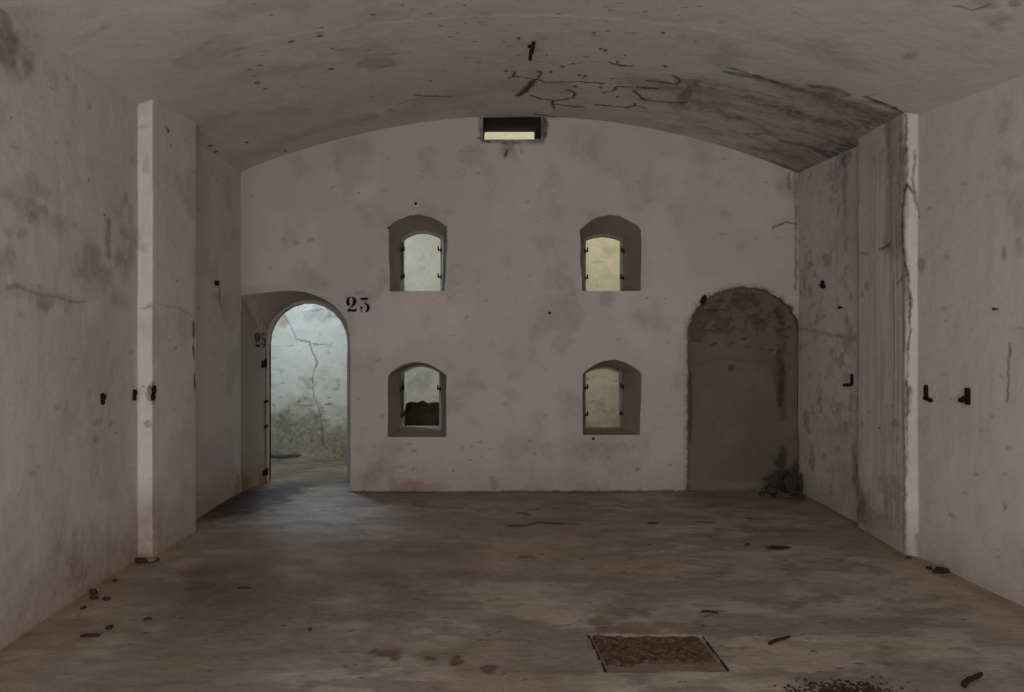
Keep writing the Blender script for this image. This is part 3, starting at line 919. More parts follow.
S.line('rust', z6([(230, 285), (330, 292)], 340, 0, 3.009), .02, .6)
S.line('crack_shade', z6([(200, 305), (250, 292)], 340, 0, 3.009), .006, .5)
S.specks('crack_shade', 70, 250, 2, 700, 110, r=(.004, .009), k=.8, seed=11)
S.specks('crack_shade', 30, 340, 0, 700, 60, r=(.005, .010), k=.8, seed=13)
S.specks('rust', 60, 380, 50, 720, 112, r=(.006, .014), k=.6, seed=14, el=3)
S.specks('moss_shade', 24, 60, 10, 900, 60, r=(.01, .03), k=.25, seed=15)
ce = S.build('ceiling', M_CEIL)
tag(ce, 'shallow plastered barrel vault with cracks and rust stains', 'ceiling', kind='structure')

# ------------------------------------------------------------------ floor
S = Surf(axis((-4.6, -3.0, .08), (-3.0, 2.95, .012), (2.95, 3.3, .06)), axis((-1.6, 2.6, .1), (2.6, YG + .05, .012)),
         lambda u, v, d: (u, v, d), un_floor, seed=71)
S.disp = .010 * (fbm(S.U, S.V, 1.8, 45, 4) - .5) + .004 * (fbm(S.U * .8, S.V * 1.4, 12, 49, 3) - .5)
S._add('damp_shade', sstep(.48, .62, fbm(S.U * .7, S.V * 1.5, 2.2, 81, 7)) * .5)
S._add('pale', sstep(.48, .62, fbm(S.U * .7, S.V * 1.6, 2.4, 87, 7)) * .6)
S._add('earth', sstep(.50, .68, fbm(S.U * .8, S.V * 1.6, 1.2, 89, 5)) * .6)
S._add('rust', sstep(.60, .70, fbm(S.U * .6, S.V * 1.8, 6, 91, 4)) * .22)
edge = np.minimum(S.U - np.interp(S.V, PL.p[:, 1], PL.p[:, 0]), np.interp(S.V, PR.p[:, 1], PR.p[:, 0]) - S.U)
S._add('earth', (1 - sstep(0, .55, edge + .35 * (fbm(S.U, S.V, 3, 5, 4) - .5))) * .75)
S._add('moss_shade', sstep(6.9, 7.3, S.V) * (.75 + .3 * fbm(S.U, S.V * 3, 3, 15, 4)))
S._add('damp_shade', sstep(6.9, 7.2, S.V) * sstep(.4, .6, fbm(S.U, S.V * 3, 5, 16, 4)))
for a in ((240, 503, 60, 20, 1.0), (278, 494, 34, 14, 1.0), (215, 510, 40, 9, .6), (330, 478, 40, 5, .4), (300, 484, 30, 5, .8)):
    S.blob('damp_shade', *a[:4], k=a[4], rag=.8, soft=.8)
    S.blob('crack_shade', a[0], a[1], a[2] * 1.15, a[3] * 1.25, k=a[4] * .88, rag=.4, soft=.8)  # damp stain deepened with the shadow beside the left wall, painted in
S._add('crack_shade', sstep(6.95, 7.3, S.V) * .45 * sstep(.3, .6, fbm(S.U, S.V * 3, 5, 18, 4)))
S.blob('damp_shade', 310, 585, 230, 75, k=.85, rag=1.1, soft=.9, f=3)  # broad darker mottling over the left-centre floor, with the blobs below
S.blob('crack_shade', 230, 575, 120, 30, k=.28, rag=1.1, soft=.9, f=4)
S.blob('damp_shade', 440, 520, 120, 14, k=.5, rag=1.2, soft=1, f=4)
S.blob('damp_shade', 250, 560, 90, 26, k=.8, rag=1.2, soft=1, f=4)
S._add('damp_shade', sstep(.52, .64, fbm(S.U * .8, S.V * 1.6, 7, 181, 6)) * .55)
S._add('moss_shade', sstep(.54, .66, fbm(S.U * .7, S.V * 1.6, 4, 183, 6)) * .5)
S.blob('damp_shade', 200, 590, 42, 12, k=.8, rag=1, soft=.8)
S.blob('damp_shade', 180, 600, 60, 10, k=.35, rag=1, soft=.8)
S.blob('damp_shade', 250, 640, 24, 6, k=.35, rag=1, soft=.8)
S.blob('damp_shade', 245, 590, 14, 4, k=.5, rag=1, soft=.8)
S.blob('moss_shade', 440, 500, 110, 10, k=.35, rag=1, soft=.9)
S.blob('moss_shade', 560, 530, 80, 14, k=.35, rag=1, soft=.9)
S.blob('pale', 640, 560, 110, 16, k=.35, rag=1, soft=1)
S.blob('pale', 780, 560, 80, 14, k=.3, rag=1, soft=1)
S.blob('pale', 160, 682, 42, 9, k=.5, rag=1, soft=.8)
S.blob('pale', 880, 640, 90, 14, k=.4, rag=1, soft=1)
S.blob('pale', 860, 665, 70, 5, k=.5, rag=1, soft=1)
for a in ((430, 600, 90, 22), (470, 655, 120, 18), (620, 600, 120, 12), (730, 590, 60, 12), (330, 640, 60, 14)):
    S.blob('pale', *a, k=.4, rag=1.2, soft=1)
for a in ((387, 654, 20, 5), (395, 656, 9, 6), (430, 659, 8, 3), (455, 662, 10, 6), (489, 669, 9, 5), (375, 652, 8, 4)):
    S.blob('rust', *a, k=1.0, rag=.8, f=16)
S.blob('rust', 525, 557, 12, 4, k=.6, rag=1, f=16)
for a in ((640, 630, 60, 8), (600, 620, 20, 6), (665, 626, 40, 5), (622, 612, 30, 5)):
    S.blob('moss_shade', *a, k=.8, rag=1, soft=.8)
    S.blob('rust', *a, k=.4, rag=1.3, soft=.5, f=16)
S.line('moss_shade', [(500, 615), (520, 622), (530, 632)], .04, .5)
S.line('moss_shade', [(560, 636), (590, 642)], .05, .4)
S.line('crack_shade', z6([(100, 114), (150, 113), (180, 104), (265, 107)], 480, 490, 3.2), .024, .95, soft=.5, brk=0)
S.line('crack_shade', z6([(130, 73), (155, 80)], 480, 490, 3.2), .024, .9, soft=.5)
S.line('crack_shade', z6([(155, 62), (185, 62)], 480, 490, 3.2), .02, .9, soft=.5)
S.line('crack_shade', z6([(235, 57), (248, 57)], 480, 490, 3.2), .015, .8)
S.line('crack_shade', z6([(278, 41), (325, 42)], 480, 490, 3.2), .012, .7)
S.line('crack_shade', z6([(455, 52), (485, 58)], 480, 490, 3.2), .018, .7)
S.line('crack_shade', z6([(290, 107), (325, 110)], 480, 490, 3.2), .014, .6)
S.line('crack_shade', z6([(355, 108), (400, 108)], 480, 490, 3.2), .01, .4)
S.line('crack_shade', z6([(700, 102), (745, 104)], 480, 490, 3.2), .018, .8)
S.line('crack_shade', z6([(855, 90), (905, 87)], 480, 490, 3.2), .012, .5)
S.line('crack_shade', z6([(130, 212), (165, 212)], 480, 490, 3.2), .012, .6)
for a in ((200, 205), (325, 220), (485, 220), (465, 262), (545, 175), (880, 128), (980, 250)):
    x, y = z6([a], 480, 490, 3.2)[0]; S.blob('crack_shade', x, y, 3, 1, k=.6, f=30)
S.line('crack_shade', [(350, 492), (520, 492.5), (690, 492)], .02, .55)
S.line('damp_shade', [(690, 497), (790, 500)], .10, .5)
S.blob('moss_shade', 790, 499, 26, 5, k=.8)
S.line('moss_shade', [(797, 494), (825, 506), (860, 527), (906, 558)], .03, .7)
S.line('damp_shade', [(918, 562), (1010, 605)], .04, .6)
S.line('damp_shade', [(0, 654), (138, 560), (195, 533)], .03, .5)
S.blob('moss_shade', 800, 575, 20, 6, k=.35, rag=1, soft=.8)
S.blob('moss_shade', 845, 550, 14, 4, k=.5, rag=1, soft=.8)
S.blob('rust', 885, 650, 16, 6, k=.35, rag=1, soft=.8)
S.line('damp_shade', [(860, 676), (920, 670), (980, 660)], .04, .45)
S.line('damp_shade', [(700, 612), (725, 611)], .012, .8)
S.line('damp_shade', [(732, 636), (760, 632)], .014, .6)
S.blob('moss_shade', 850, 684, 45, 7, k=.7, rag=1.3, f=14)
S.blob('damp_shade', 1000, 640, 40, 25, k=.4, rag=1, soft=1)
S.blob('damp_shade', 20, 660, 22, 6, k=.5)
S.blob('damp_shade', 245, 585, 8, 3, k=.6)
S.specks('crack_shade', 150, 60, 520, 980, 690, r=(.003, .009), k=.75, seed=21)
S.specks('pale', 60, 150, 520, 960, 690, r=(.002, .005), k=.9, seed=22)
S.specks('moss_shade', 70, 280, 495, 900, 690, r=(.01, .035), k=.4, seed=23, el=3)
# sunken bed of the floor hatch
hatch = [un_floor(588, 634.5), un_floor(703, 636), un_floor(729, 670), un_floor(606, 672)]
ins = in_poly(S.U, S.V, hatch)
S.disp = np.where(ins, S.disp * .3 - .014, S.disp)
S._add('moss_shade', ins * .5)
S._add('rust', ins * .35)
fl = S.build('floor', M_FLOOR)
tag(fl, 'worn earthy concrete floor', 'floor', kind='structure')

# ------------------------------------------------------------------ gallery beyond
S = Surf(axis((-4.5, 3.2, .013)), axis((0, 4.4, .013)), lambda u, v, d: (u, YG - d, v), un_plane(YG), seed=81)
S.disp = .03 * (fbm(S.U, S.V, 1.6, 55, 4) - .5) + .01 * (fbm(S.U, S.V, 8, 57, 4) - .5)
az = (230, 280, 3.147)
S.line('crack_shade', z6([(170, 110), (190, 145), (210, 185), (250, 195), (262, 230), (275, 262), (258, 310), (265, 360), (280, 410), (292, 470), (293, 520)], *az), .0055, .75, brk=.25)
S.line('crack_shade', z6([(205, 188), (260, 200), (320, 205)], *az), .005, .6)
S.line('crack_shade', z6([(130, 210), (200, 207)], *az), .005, .35)
S.line('crack_shade', z6([(250, 100), (290, 92)], *az), .007, .5)
S.line('damp_shade', z6([(165, 100), (170, 130)], *az), .03, .6)
S.blob('earth', 281, 322, 9, 10, k=.6, rag=.8, soft=.8)
S._add('damp_shade', sstep(.57, .72, fbm(S.U, S.V, 5, 113, 5)) * np.where(S.U < -1.8, .4, .12))
S._add('crack_shade', sstep(.66, .72, fbm(S.U, S.V, 9, 117, 5)) * .3 * (S.U < -1.8))
low = (S.U < -1.9) * (1 - sstep(.25, .85, S.V + .5 * (fbm(S.U, S.V, 4, 119, 5) - .5)))
S._add('moss_shade', low * .75)
S._add('earth', low * .5)
S.blob('damp_shade', 300, 425, 26, 14, k=.6, rag=1.2)
S.specks('moss_shade', 40, 272, 395, 330, 440, r=(.01, .025), k=.8, seed=31)
S.line('crack_shade', [(271, 456.5), (285, 457.5), (299, 456)], .02, 1, brk=0)
S.line('moss_shade', [(271, 460), (349, 460)], .05, .7)
S.streaks('damp_shade', 380, 220, 640, 430, fu=7, fv=3, thr=.58, k=.14)
S.blob('damp_shade', 608, 250, 12, 6, k=.35, rag=1, soft=.8)
S.line('damp_shade', [(592, 262), (604, 262)], .01, .5)
S.blob('damp_shade', 425, 255, 14, 8, k=.25, rag=1, soft=.8)
S.blob('damp_shade', 420, 268, 8, 4, k=.3, rag=1, soft=.8)
S.specks('moss_shade', 40, 580, 370, 625, 430, r=(.006, .018), k=.5, seed=33)
S.blob('damp_shade', 600, 405, 5, 6, k=.5, rag=1)
S._add('earth', sstep(-1.9, -1.5, S.U) * .3)
S._add('earth', (S.U > .2) * (1 - sstep(.6, 1.6, S.V)) * .45)
S.blob('damp_shade', 420, 385, 20, 16, k=.5, rag=1.2, soft=.8)
n = fbm(S.U, S.V, 9, 121, 4)
# broken hole low in the gallery wall
hp = [(-1.44, .12), (-1.45, .48), (-1.40, .56), (-1.37, .70), (-1.30, .72), (-1.24, .705), (-1.17, .735), (-1.10, .70), (-1.02, .715), (-.9, .70), (-.82, .60), (-.80, .12)]
S.hole(hp)
wf = S.build('wall_far', M_GAL)
tag(wf, 'limewashed outer wall of the gallery seen through the openings', 'wall', kind='structure')
hole_b = [(x * .98 - .01, z) for x, z in hp]
hb = loft('wall_far_breach', [(hp, YG - .01), (scale_outline(hp, -.02), YG + .35)], M_DARK, sub=4)
tag(hb, 'dark ragged hole broken in the gallery wall', 'wall', kind='structure')
cap = mesh_obj('breach_back', [(x, YG + .35, z) for x, z in scale_outline(hp, -.02)], [tuple(range(len(hp)))], M_DARK, hb)


def slab(name, x0, x1, y0, y1, z0, z1, mat, label, cat):
    bm = bmesh.new(); r = bmesh.ops.create_cube(bm, size=1)
    for v in r['verts']: v.co = Vector((v.co.x * (x1 - x0), v.co.y * (y1 - y0), v.co.z * (z1 - z0)))
    o = bm_obj(name, bm, mat, None, ((x0 + x1) / 2, (y0 + y1) / 2, (z0 + z1) / 2))
    tag(o, label, cat, kind='structure'); return o


slab('wall_gallery_right', 3.0, 3.15, YT, YG + .1, 0, 4.4, M_GAL, 'right end wall of the gallery', 'wall')
slab('wall_gallery_left', -4.5, -4.35, YT - .1, YG + .1, 0, 4.4, M_GAL, 'left end wall of the gallery', 'wall')
slab('ceiling_gallery', -4.5, 3.15, YT - .1, YG + .1, 4.4, 4.5, M_GAL, 'flat ceiling of the gallery', 'ceiling')
slab('wall_rear_left', -3.0, -2.2, -1.6, -1.4, 0, 3.8, M_SIDE, 'left pier of the entrance end', 'wall')
slab('wall_rear_right', 2.2, 3.1, -1.6, -1.4, 0, 3.8, M_SIDE, 'right pier of the entrance end', 'wall')
slab('wall_rear_top', -2.2, 2.2, -1.6, -1.4, 3.1, 3.8, M_SIDE, 'lintel of the entrance end', 'wall')

# ------------------------------------------------------------------ stencilled numbers
def ribbon(bm, pts, ws, t=.0015):
    """flat stroke in the xz plane with a width per point, extruded towards -y"""
    L_, R_ = [], []
    for i, (x, z) in enumerate(pts):
        a = pts[max(i - 1, 0)]; b = pts[min(i + 1, len(pts) - 1)]
        dx, dz = b[0] - a[0], b[1] - a[1]; l = math.hypot(dx, dz) or 1
        nx, nz = -dz / l * ws[i] / 2, dx / l * ws[i] / 2
        L_.append((x + nx, z + nz)); R_.append((x - nx, z - nz))
    poly = L_ + R_[::-1]
    f = [bm.verts.new((x, -t, z)) for x, z in poly]; b = [bm.verts.new((x, 0, z)) for x, z in poly]
    n_ = len(L_); m = len(poly)
    for i in range(n_ - 1):
        j = m - 1 - i
        bm.faces.new((f[i], f[i + 1], f[j - 1], f[j]))
    for i in range(m): bm.faces.new((f[i], b[i], b[(i + 1) % m], f[(i + 1) % m]))


def spline(pts, n=6):
    out = []
    P = [pts[0]] + list(pts) + [pts[-1]]
    for i in range(1, len(P) - 2):
        for k in range(n):
            t = k / n
            out.append(tuple(.5 * (2 * P[i][q] + (P[i + 1][q] - P[i - 1][q]) * t + (2 * P[i - 1][q] - 5 * P[i][q] + 4 * P[i + 1][q] - P[i + 2][q]) * t * t + (-P[i - 1][q] + 3 * P[i][q] - 3 * P[i + 1][q] + P[i + 2][q]) * t ** 3) for q in range(len(pts[0]))))
    out.append(pts[-1]); return out


def digit(d):
    """strokes in a 1 x 1 box measured from the photo: (x, z, width)"""
    if d == '2':
        return [[(.42, .98, .06), (.22, .93, .16), (.16, .72, .30), (.20, .52, .26), (.34, .44, .10)],
                [(.50, 1.0, .05), (.68, .95, .18), (.80, .74, .34), (.70, .52, .26), (.46, .34, .10), (.20, .14, .07)],
                [(.12, .06, .10), (.30, .12, .22), (.55, .12, .22), (.86, .12, .22), (.90, .24, .06)]]
    if d == '3':
        return [[(.14, .94, .10), (.24, .88, .22), (.60, .88, .22), (.80, .92, .14), (.88, .97, .04)],
                [(.70, .72, .05), (.58, .62, .07), (.48, .53, .06)],
                [(.60, .56, .08), (.80, .46, .22), (.86, .28, .28), (.76, .10, .20), (.60, .02, .08)],
                [(.08, .30, .14), (.20, .29, .24), (.34, .27, .14)],
                [(.12, .16, .05), (.24, .03, .06), (.38, .02, .04)]]
    if d == '5':
        return [[(.16, .94, .12), (.45, .92, .20), (.80, .96, .10)], [(.22, .86, .08), (.22, .58, .10)],
                [(.30, .58, .10), (.64, .58, .16), (.82, .36, .28), (.66, .08, .18), (.40, .02, .06)],
                [(.08, .26, .14), (.20, .24, .24), (.32, .22, .14)]]


def stencil(parent, txt, x0, y, z0, w, hgt, gap, mat, rot=0.0):
    for i, c in enumerate(txt):
        bm = bmesh.new()
        for st in digit(c):
            p = spline(st, 6)
            ribbon(bm, [(q[0] * w, q[1] * hgt) for q in p], [max(q[2], .02) * w for q in p], .002)
        o = bm_obj('digit', bm, mat, parent, (i * (w + gap), 0, 0))


e = bpy.data.objects.new('stencilled_number', None); C.objects.link(e)
e.location = (g(346.7), YB - .022, h(312.3))
tag(e, 'black stencilled number 23 painted on the far wall beside the open doorway', 'number')
stencil(e, '23', 0, 0, 0, .103, .148, .024, M_PAINT)
e = bpy.data.objects.new('stencilled_number', None); C.objects.link(e)
Yr = 7.12
e.location = (PLR.xy(.23)[0] + .016, YB + .235, CAMZ + (PY - 347.5) * Yr / F)
e.rotation_euler = (0, 0, math.atan2(PLR.p[1][1] - PLR.p[0][1], PLR.p[1][0] - PLR.p[0][0]))
tag(e, 'faded stencilled number 25 on the left jamb inside the open doorway', 'number')
stencil(e, '25', 0, 0, 0, .10, .15, .02, M_PAINT2)


def tube(name, pts, r, mat, parent=None):
    P = [Vector(p) for p in pts]
    V, Fc = [], []
    K = 7
    for i, p in enumerate(P):
        d = (P[min(i + 1, len(P) - 1)] - P[max(i - 1, 0)]).normalized()
        a = d.cross(Vector((.3, .5, .81))).normalized(); b = d.cross(a)
        for k in range(K):
            q = 2 * math.pi * k / K
            V.append(p + a * math.cos(q) * r + b * math.sin(q) * r)
    for i in range(len(P) - 1):
        for k in range(K): Fc.append((i * K + k, i * K + (k + 1) % K, (i + 1) * K + (k + 1) % K, (i + 1) * K + k))
    Fc.append(tuple(range(K))[::-1]); Fc.append(tuple(range((len(P) - 1) * K, len(P) * K)))
    return mesh_obj(name, V, Fc, mat, parent)


# ------------------------------------------------------------------ irons, nails
def iron(name, loc, label, cat, group, parts):
    """parts: (part name, (dx,dy,dz) centre, (sx,sy,sz) size, (rx,ry,rz))"""
    e = bpy.data.objects.new(name, None); C.objects.link(e); e.location = loc
    tag(e, label, cat, group)
    for pn, c, s, r in parts:
        bm = bmesh.new(); q = bmesh.ops.create_cube(bm, size=1)
        for v in q['verts']: v.co = Vector((v.co.x * s[0], v.co.y * s[1], v.co.z * s[2]))
        bmesh.ops.bevel(bm, geom=bm.edges[:], offset=min(s) * .28, segments=2, affect='EDGES')
        o = bm_obj(pn, bm, M_IRON, e, c); o.rotation_euler = r
    return e


def on_wall(pl, px, py, off):
    u, z = pl.un(px, py); x, y = pl.xy(u)
    return (float(x) + off, float(y), z)


iron('wall_hook', on_wall(PR, 927.5, 392, -.004), 'rusty iron hook on the right wall just in front of the pilaster', 'hook', None,
     [('back_plate', (-.006, 0, .0), (.016, .038, .095), (0, 0, 0)), ('stub', (-.02, -.045, -.045), (.024, .09, .026), (.12, 0, 0))])
iron('wall_hook', on_wall(PR, 969, 396, -.004), 'rusty iron hook on the right wall, the one nearest the camera', 'hook', None,
     [('back_plate', (-.006, 0, -.002), (.016, .045, .105), (0, 0, 0)), ('stub', (-.024, .015, -.022), (.055, .036, .028), (0, -.5, 0))])
iron('wall_hook', on_wall(PR, 851, 385, -.02), 'small bent iron hook in the recessed bay beside the right pilaster', 'hook', None,
     [('shank', (-.012, .0, 0), (.075, .026, .024), (0, 0, 0)), ('upright', (.012, -.03, .045), (.02, .022, .10), (0, 0, 0))])
iron('iron_stub', on_wall(PR, 825.5, 286, -.015), 'rusty iron stub among the flaking plaster of the right recess', 'iron stub', None,
     [('shank', (-.01, 0, 0), (.05, .04, .04), (0, .4, 0)), ('tip', (-.005, .02, .03), (.03, .03, .045), (.3, 0, 0))])


def nail(loc, axis_, label, ln=.03, r=.008):
    bm = bmesh.new()
    bmesh.ops.create_cone(bm, cap_ends=True, segments=8, radius1=r * .5, radius2=r * .5, depth=ln)
    q = bmesh.ops.create_cone(bm, cap_ends=True, segments=10, radius1=r, radius2=r * .8, depth=r * .7)
    for v in q['verts']: v.co.z += ln / 2
    o = bm_obj('nail', bm, M_IRON, None, loc)
    o.rotation_euler = axis_
    tag(o, label, 'nail')


nail(on_wall(PR, 842, 307.5, -.012), (0, -R90, 0), 'nail in the recessed bay of the right wall, above the bent hook', .03, .015)
nail(on_wall(PR, 998, 309, -.012), (0, -R90, 0), 'nail in the near part of the right wall above the hooks', .03, .009)
nail((g(549.5), YB - .012, h(313)), (R90, 0, 0), 'nail in the far wall between the four small windows', .03, .014)
nail((g(416), YB - .012, h(204)), (R90, 0, 0), 'nail just above the upper left small window', .03, .014)
nail((g(389), YB - .012, h(228)), (R90, 0, 0), 'nail at the left shoulder of the upper left small window', .03, .010)
nail((g(593), YB - .012, h(438.5)), (R90, 0, 0), 'nail just below the lower right small window', .03, .013)
nail((g(450.5), YB - .012, h(298)), (R90, 0, 0), 'tiny nail below the right corner of the upper left small window', .03, .006)
e = iron('iron_stub', (g(703), YB - .015, h(300)), 'dark iron stub at the upper left shoulder of the blocked archway', 'iron stub', None,
     [('plate', (0, 0, 0), (.05, .03, .08), (0, .5, 0)), ('tip', (.012, -.008, .03), (.03, .03, .04), (0, .3, 0))])
# nail with wire on the left
e = bpy.data.objects.new('nail_with_wire', None); C.objects.link(e)
e.location = on_wall(PL, 215.5, 283, .012)
tag(e, 'nail with a thin dangling wire on the recessed part of the left wall', 'nail')
bm = bmesh.new()
q = bmesh.ops.create_cone(bm, cap_ends=True, segments=8, radius1=.014, radius2=.012, depth=.04)
for v in q['verts']: v.co = Vector((v.co.z, v.co.y * .7, v.co.x * 1.7))
bm_obj('nail', bm, M_IRON, e)
wp = [(.01, 0, 0), (.012, .03, -.06), (.01, .035, -.13), (.01, .03, -.18), (.012, .07, -.20)]
co_ = tube('wire', wp, .0025, M_RUST, e)

iron('iron_stub', on_wall(PL, 101.5, 399, .004), 'flat rusty iron stub on the near left wall, farthest from the pilaster', 'iron stub', None,
     [('plate', (.004, 0, 0), (.014, .030, .07), (.1, 0, 0)), ('tip', (.012, .004, .012), (.02, .016, .03), (0, 0, 0))])
iron('iron_stub', on_wall(PL, 133.5, 395, .004), 'flat rusty iron stub on the left wall tight against the pilaster', 'iron stub', None,
     [('plate', (.004, 0, 0), (.014, .032, .075), (-.08, 0, 0)), ('tip', (.012, -.004, .016), (.02, .016, .03), (0, 0, 0))])
iron('iron_stub', on_wall(PL, 153.2, 393, .002), 'two-lobed rusty iron stub on the arris of the left pilaster', 'iron stub', None,
     [('plate', (.003, 0, .022), (.014, .045, .055), (.1, 0, 0)), ('tip', (.003, -.01, -.026), (.014, .045, .045), (.2, 0, 0))])

# bracket hanging from the crown of the vault
u, v = un_vault(532, 41.5)
e = bpy.data.objects.new('ceiling_bracket', None); C.objects.link(e)
e.location = (u, v, float(vault(u, v)))
tag(e, 'black iron bracket fixed to the crown of the vault', 'bracket')
for pn, c, s, r in (('strap', (.006, 0, -.040), (.028, .03, .10), (0, .18, 0)), ('strap', (-.010, 0, -.095), (.026, .026, .085), (0, .10, 0)), ('lug', (-.010, 0, -.035), (.045, .02, .022), (0, 0, 0))):
    bm = bmesh.new(); q = bmesh.ops.create_cube(bm, size=1)
    for vv in q['verts']: vv.co = Vector((vv.co.x * s[0], vv.co.y * s[1], vv.co.z * s[2]))
    bmesh.ops.bevel(bm, geom=bm.edges[:], offset=min(s) * .25, segments=2, affect='EDGES')
    o = bm_obj(pn, bm, M_IRON, e, c); o.rotation_euler = r


# ------------------------------------------------------------------ loose things on the floor
def rock_mesh(seed, sx, sy, sz, sub=3, amp=.35, flat=.0):
    r = random.Random(seed)
    bm = bmesh.new()
    bmesh.ops.create_icosphere(bm, subdivisions=sub, radius=1)
    dirs = [Vector((r.gauss(0, 1), r.gauss(0, 1), r.gauss(0, 1))).normalized() for _ in range(9)]
    offs = [r.uniform(.62, .95) for _ in dirs]
    from mathutils import noise as mn
    for v in bm.verts:
        p = v.co.copy()
        for d, o_ in zip(dirs, offs):
            t = p.dot(d)
            if t > o_: p -= d * (t - o_) * .85
        p *= 1 + amp * .5 * mn.noise(p * 2.3 + Vector((seed * 3.1, 0, 0)))
        v.co = Vector((p.x * sx, p.y * sy, max(p.z, -.75) * sz))
    return bm


def rock(name, x, y, sx, sy, sz, mat, label, cat, seed, group=None, rz=0, z=0, amp=.35, dz=0):
    """x, y in floor metres"""
    o = bm_obj(name, rock_mesh(seed, sx, sy, sz, amp=amp), mat, None, (x, y, z + sz * .70 + dz), smooth=False)
    o.rotation_euler = (0, 0, rz)
    tag(o, label, cat, group)
    return o


def fpt(px, py): return un_floor(px, py)


# rubble in the far right corner
RUB = [(2.60, 6.70, .075, .075, .12, M_STONE, 'tallest dark angular stone against the right wall in the corner by the blocked doorway'),
       (2.43, 6.72, .06, .05, .055, M_STONE, 'dark stone against the cement infill, left of the tallest corner stone'),
       (2.50, 6.56, .065, .045, .032, M_SLATE, 'flat bluish grey stone in front of the corner rubble'),
       (2.32, 6.66, .035, .03, .025, M_STONE, 'small dark stone at the left end of the corner rubble'),
       (2.63, 6.52, .05, .04, .03, M_STONE, 'small dark stone at the right front of the corner rubble'),
       (2.39, 6.57, .03, .025, .018, M_DIRT, 'little earthy lump in front of the left end of the corner rubble')]
for i, (x, y, a, b, c, m, lb) in enumerate(RUB):
    rock('rubble_stone', x, y, a, b, c, m, lb, 'stone', 100 + i, 'rubble in the far right corner', rz=0)

# bits on the left
x, y = fpt(97, 592); rock('plaster_crumb', x, y, .011, .011, .011, M_WHITE, 'tiny white plaster crumb at the foot of the near left wall', 'crumb', 5)
DEB = [(94, 593.5, .028, .016, .016, 'dark clod touching the white crumb by the left wall'),
       (94, 599, .026, .014, .012, 'dark clod just in front of the white crumb by the left wall'),
       (106, 600, .028, .016, .012, 'dark clod right of the white crumb by the left wall'),
       (90, 636.5, .052, .018, .008, 'long flat dark flake on the floor near the left wall'),
       (109.5, 629, .018, .020, .012, 'small dark clod beside the long flat flake on the left'),
       (148, 620, .022, .012, .009, 'dark crumb on the open floor right of the long flake'),
       (115, 581.5, .014, .010, .010, 'dark crumb close to the foot of the left wall'),
       (83, 609, .014, .020, .010, 'brown crumb between the white crumb and the long flake'),
       (141, 563, .040, .020, .022, 'brown clod at the foot of the left pilaster'),
       (941, 573, .05, .03, .022, 'brown clod at the foot of the right wall in front of the pilaster'),
       (929, 569, .02, .015, .012, 'small crumb left of the brown clod by the right wall'),
       (908, 558.5, .02, .012, .010, 'small dark crumb at the foot of the right pilaster'),
       (778, 548.5, .085, .028, .010, 'dark curved flake on the floor in front of the blocked doorway'),
       (747.5, 545.5, .016, .012, .012, 'black crumb left of the dark curved flake'),
       (652, 523.5, .055, .018, .006, 'flat dark flake lying between the windows and the floor hatch'),
       (245, 588.5, .05, .014, .005, 'flat dark flake on the floor left of centre'),
       (310, 630, .012, .010, .008, 'tiny dark crumb on the open floor in front of the doorway')]
for i, (px, py, sx, sy, sz, lb) in enumerate(DEB):
    x, y = fpt(px, py)
    rock('debris_flake' if 'flake' in lb else 'debris_clod', x, y, sx, sy, sz, M_DIRT, lb, 'flake' if 'flake' in lb else 'clod', 200 + i, 'debris scattered on the floor', amp=.8)


def twig(name, p0, p1, r, label, mat, curl=.01, cat='stick'):
    a = Vector((*fpt(*p0), r)); b = Vector((*fpt(*p1), r * 1.3))
    bm = bmesh.new(); n_ = 8; rings = []
    d = (b - a); side = Vector((-d.y, d.x, 0)).normalized()
    for i in range(n_ + 1):
        t = i / n_; c = a + d * t + side * curl * math.sin(t * 5) - a
        rr = r * (1 - .35 * t) * (1 + .15 * math.sin(i * 2.3))
        ring = []
        for k in range(7):
            q = 2 * math.pi * k / 7
            ring.append(bm.verts.new(c + side * math.cos(q) * rr + Vector((0, 0, math.sin(q) * rr))))
        rings.append(ring)
    for i in range(n_):
        for k in range(7): bm.faces.new((rings[i][k], rings[i][(k + 1) % 7], rings[i + 1][(k + 1) % 7], rings[i + 1][k]))
    bm.faces.new(rings[0][::-1]); bm.faces.new(rings[-1])
    o = bm_obj(name, bm, mat, None, a, smooth=True)
    tag(o, label, cat)


twig('stick', (769.5, 645.5), (788.5, 638.5), .009, 'short dark stick on the floor right of the floor hatch', M_WOOD, .006)
twig('stick', (964, 688), (980, 677), .013, 'thick dark stick in the lower right corner of the floor', M_WOOD, .006)
twig('stick', (701.5, 612.8), (718, 613.6), .007, 'thin dark stick behind the floor hatch', M_WOOD, .008)
# curl of wire at the foot of the left pilaster
o = tube('wire_curl', [(.032 * math.cos(a), .045 * math.sin(a), .002 * math.sin(q)) for q, a in ((i, -2.8 + i / 15 * 4.4) for i in range(16))], .0045, M_DIRT)
x, y = fpt(152, 561.5); o.location = (x + .005, y, .007)
tag(o, 'small curled scrap of dark wire at the foot of the left pilaster', 'wire')

# scattered dirt along the bottom edge of the view
bm = bmesh.new(); r = random.Random(7)
for i in range(420):
    x, y = fpt(r.gauss(838, 26), 694 - abs(r.gauss(0, 6.0)))
    s_ = r.uniform(.002, .007)
    q = bmesh.ops.create_icosphere(bm, subdivisions=1, radius=s_)
    for vv in q['verts']: vv.co = Vector((vv.co.x * r.uniform(.8, 1.6) + x, vv.co.y + y, vv.co.z * .6 + s_ * .35))
o = bm_obj('dirt_scatter', bm, M_DIRT, None)
tag(o, 'dark loose dirt scattered on the floor at the bottom right of the view', 'dirt', kind='stuff')

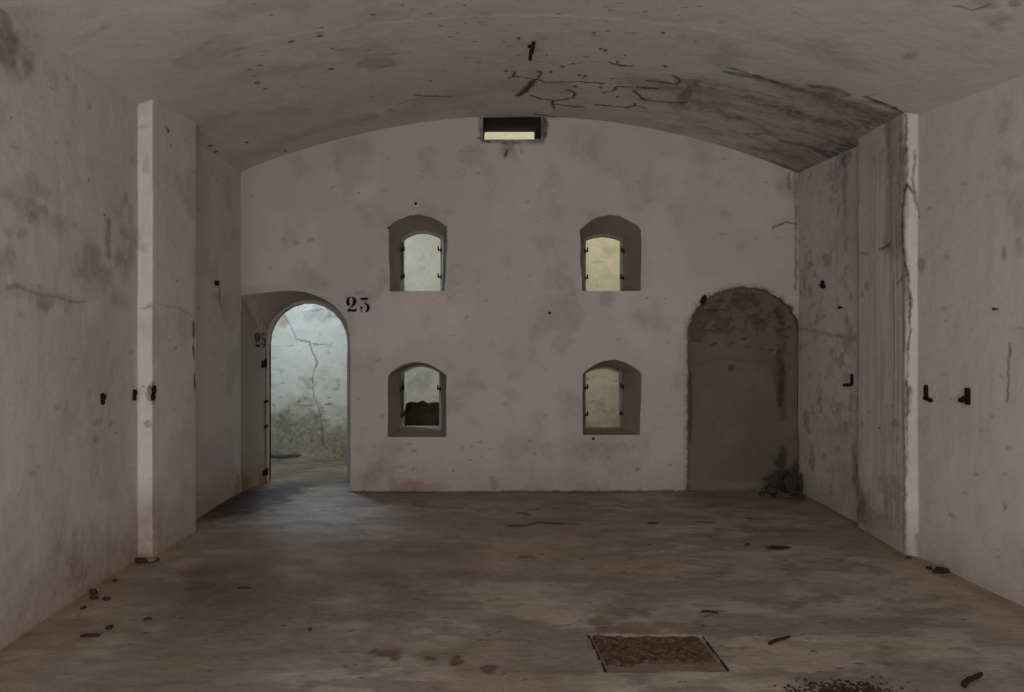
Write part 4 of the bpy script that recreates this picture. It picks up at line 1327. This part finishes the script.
# ------------------------------------------------------------------ floor hatch
e = bpy.data.objects.new('floor_hatch', None); C.objects.link(e)
cx = sum(p[0] for p in hatch) / 4; cy = sum(p[1] for p in hatch) / 4
e.location = (cx, cy, -.02)
tag(e, 'rectangular sunken floor hatch covered with flaking rust', 'hatch')


def hp_(s, t):  # bilinear point of the hatch, s left-right, t back-front
    a = Vector(hatch[0]).lerp(Vector(hatch[1]), s); b = Vector(hatch[3]).lerp(Vector(hatch[2]), s)
    return a.lerp(b, t) - Vector((cx, cy))


nu_, nv_ = 90, 54
V_, F_ = [], []
for j in range(nv_ + 1):
    for i in range(nu_ + 1):
        s_, t_ = .035 + .93 * i / nu_, -.02 + .92 * j / nv_
        p_ = hp_(s_, t_)
        zz = .013 + .018 * float(fbm(np.array([p_.x]), np.array([p_.y]), 26, 8, 4)[0] - .45) + .010 * float(fbm(np.array([p_.x]), np.array([p_.y]), 90, 9, 2)[0] - .5)
        zz -= .03 * float(sstep(.70, .82, t_ + .22 * (fbm(np.array([p_.x]), np.array([p_.y]), 12, 6, 3)[0] - .5) + .0)) 
        if i in (0, nu_) or j in (0, nv_): zz = -.012
        V_.append((p_.x, p_.y, zz))
for j in range(nv_):
    for i in range(nu_):
        a = j * (nu_ + 1) + i; F_.append((a, a + nu_ + 1, a + nu_ + 2, a + 1))
mesh_obj('rusty_cover', V_, F_, M_RUST, e, smooth=False)


def bar(name, s0, t0, s1, t1, w, z0, z1, mat):
    a, b = hp_(s0, t0), hp_(s1, t1); d = (b - a).normalized(); n_ = Vector((-d.y, d.x)) * w / 2
    V = []
    K = 16; rr = random.Random(int(s0 * 10 + t0 * 100 + 3))
    Fq = []
    for k in range(K + 1):
        c = a.lerp(b, k / K); ww = rr.uniform(.8, 1.2); jz = rr.uniform(-.001, .001)
        V += [(c.x - n_.x * ww, c.y - n_.y * ww, z0), (c.x - n_.x * ww, c.y - n_.y * ww, z1 + jz), (c.x + n_.x * ww, c.y + n_.y * ww, z1 + jz), (c.x + n_.x * ww, c.y + n_.y * ww, z0)]
    for k in range(K):
        o_ = k * 4
        for q in range(3): Fq.append((o_ + q, o_ + q + 1, o_ + q + 5, o_ + q + 4))
    Fq += [(0, 3, 2, 1), (K * 4, K * 4 + 1, K * 4 + 2, K * 4 + 3)]
    return mesh_obj(name, V, Fq, mat, e, smooth=False)


bar('frame_side', 0, 0, 0, 1, .010, -.01, .019, M_DIRT)
bar('frame_side', 1, 0, 1, 1, .006, -.01, .019, M_DIRT)
print('scene built')
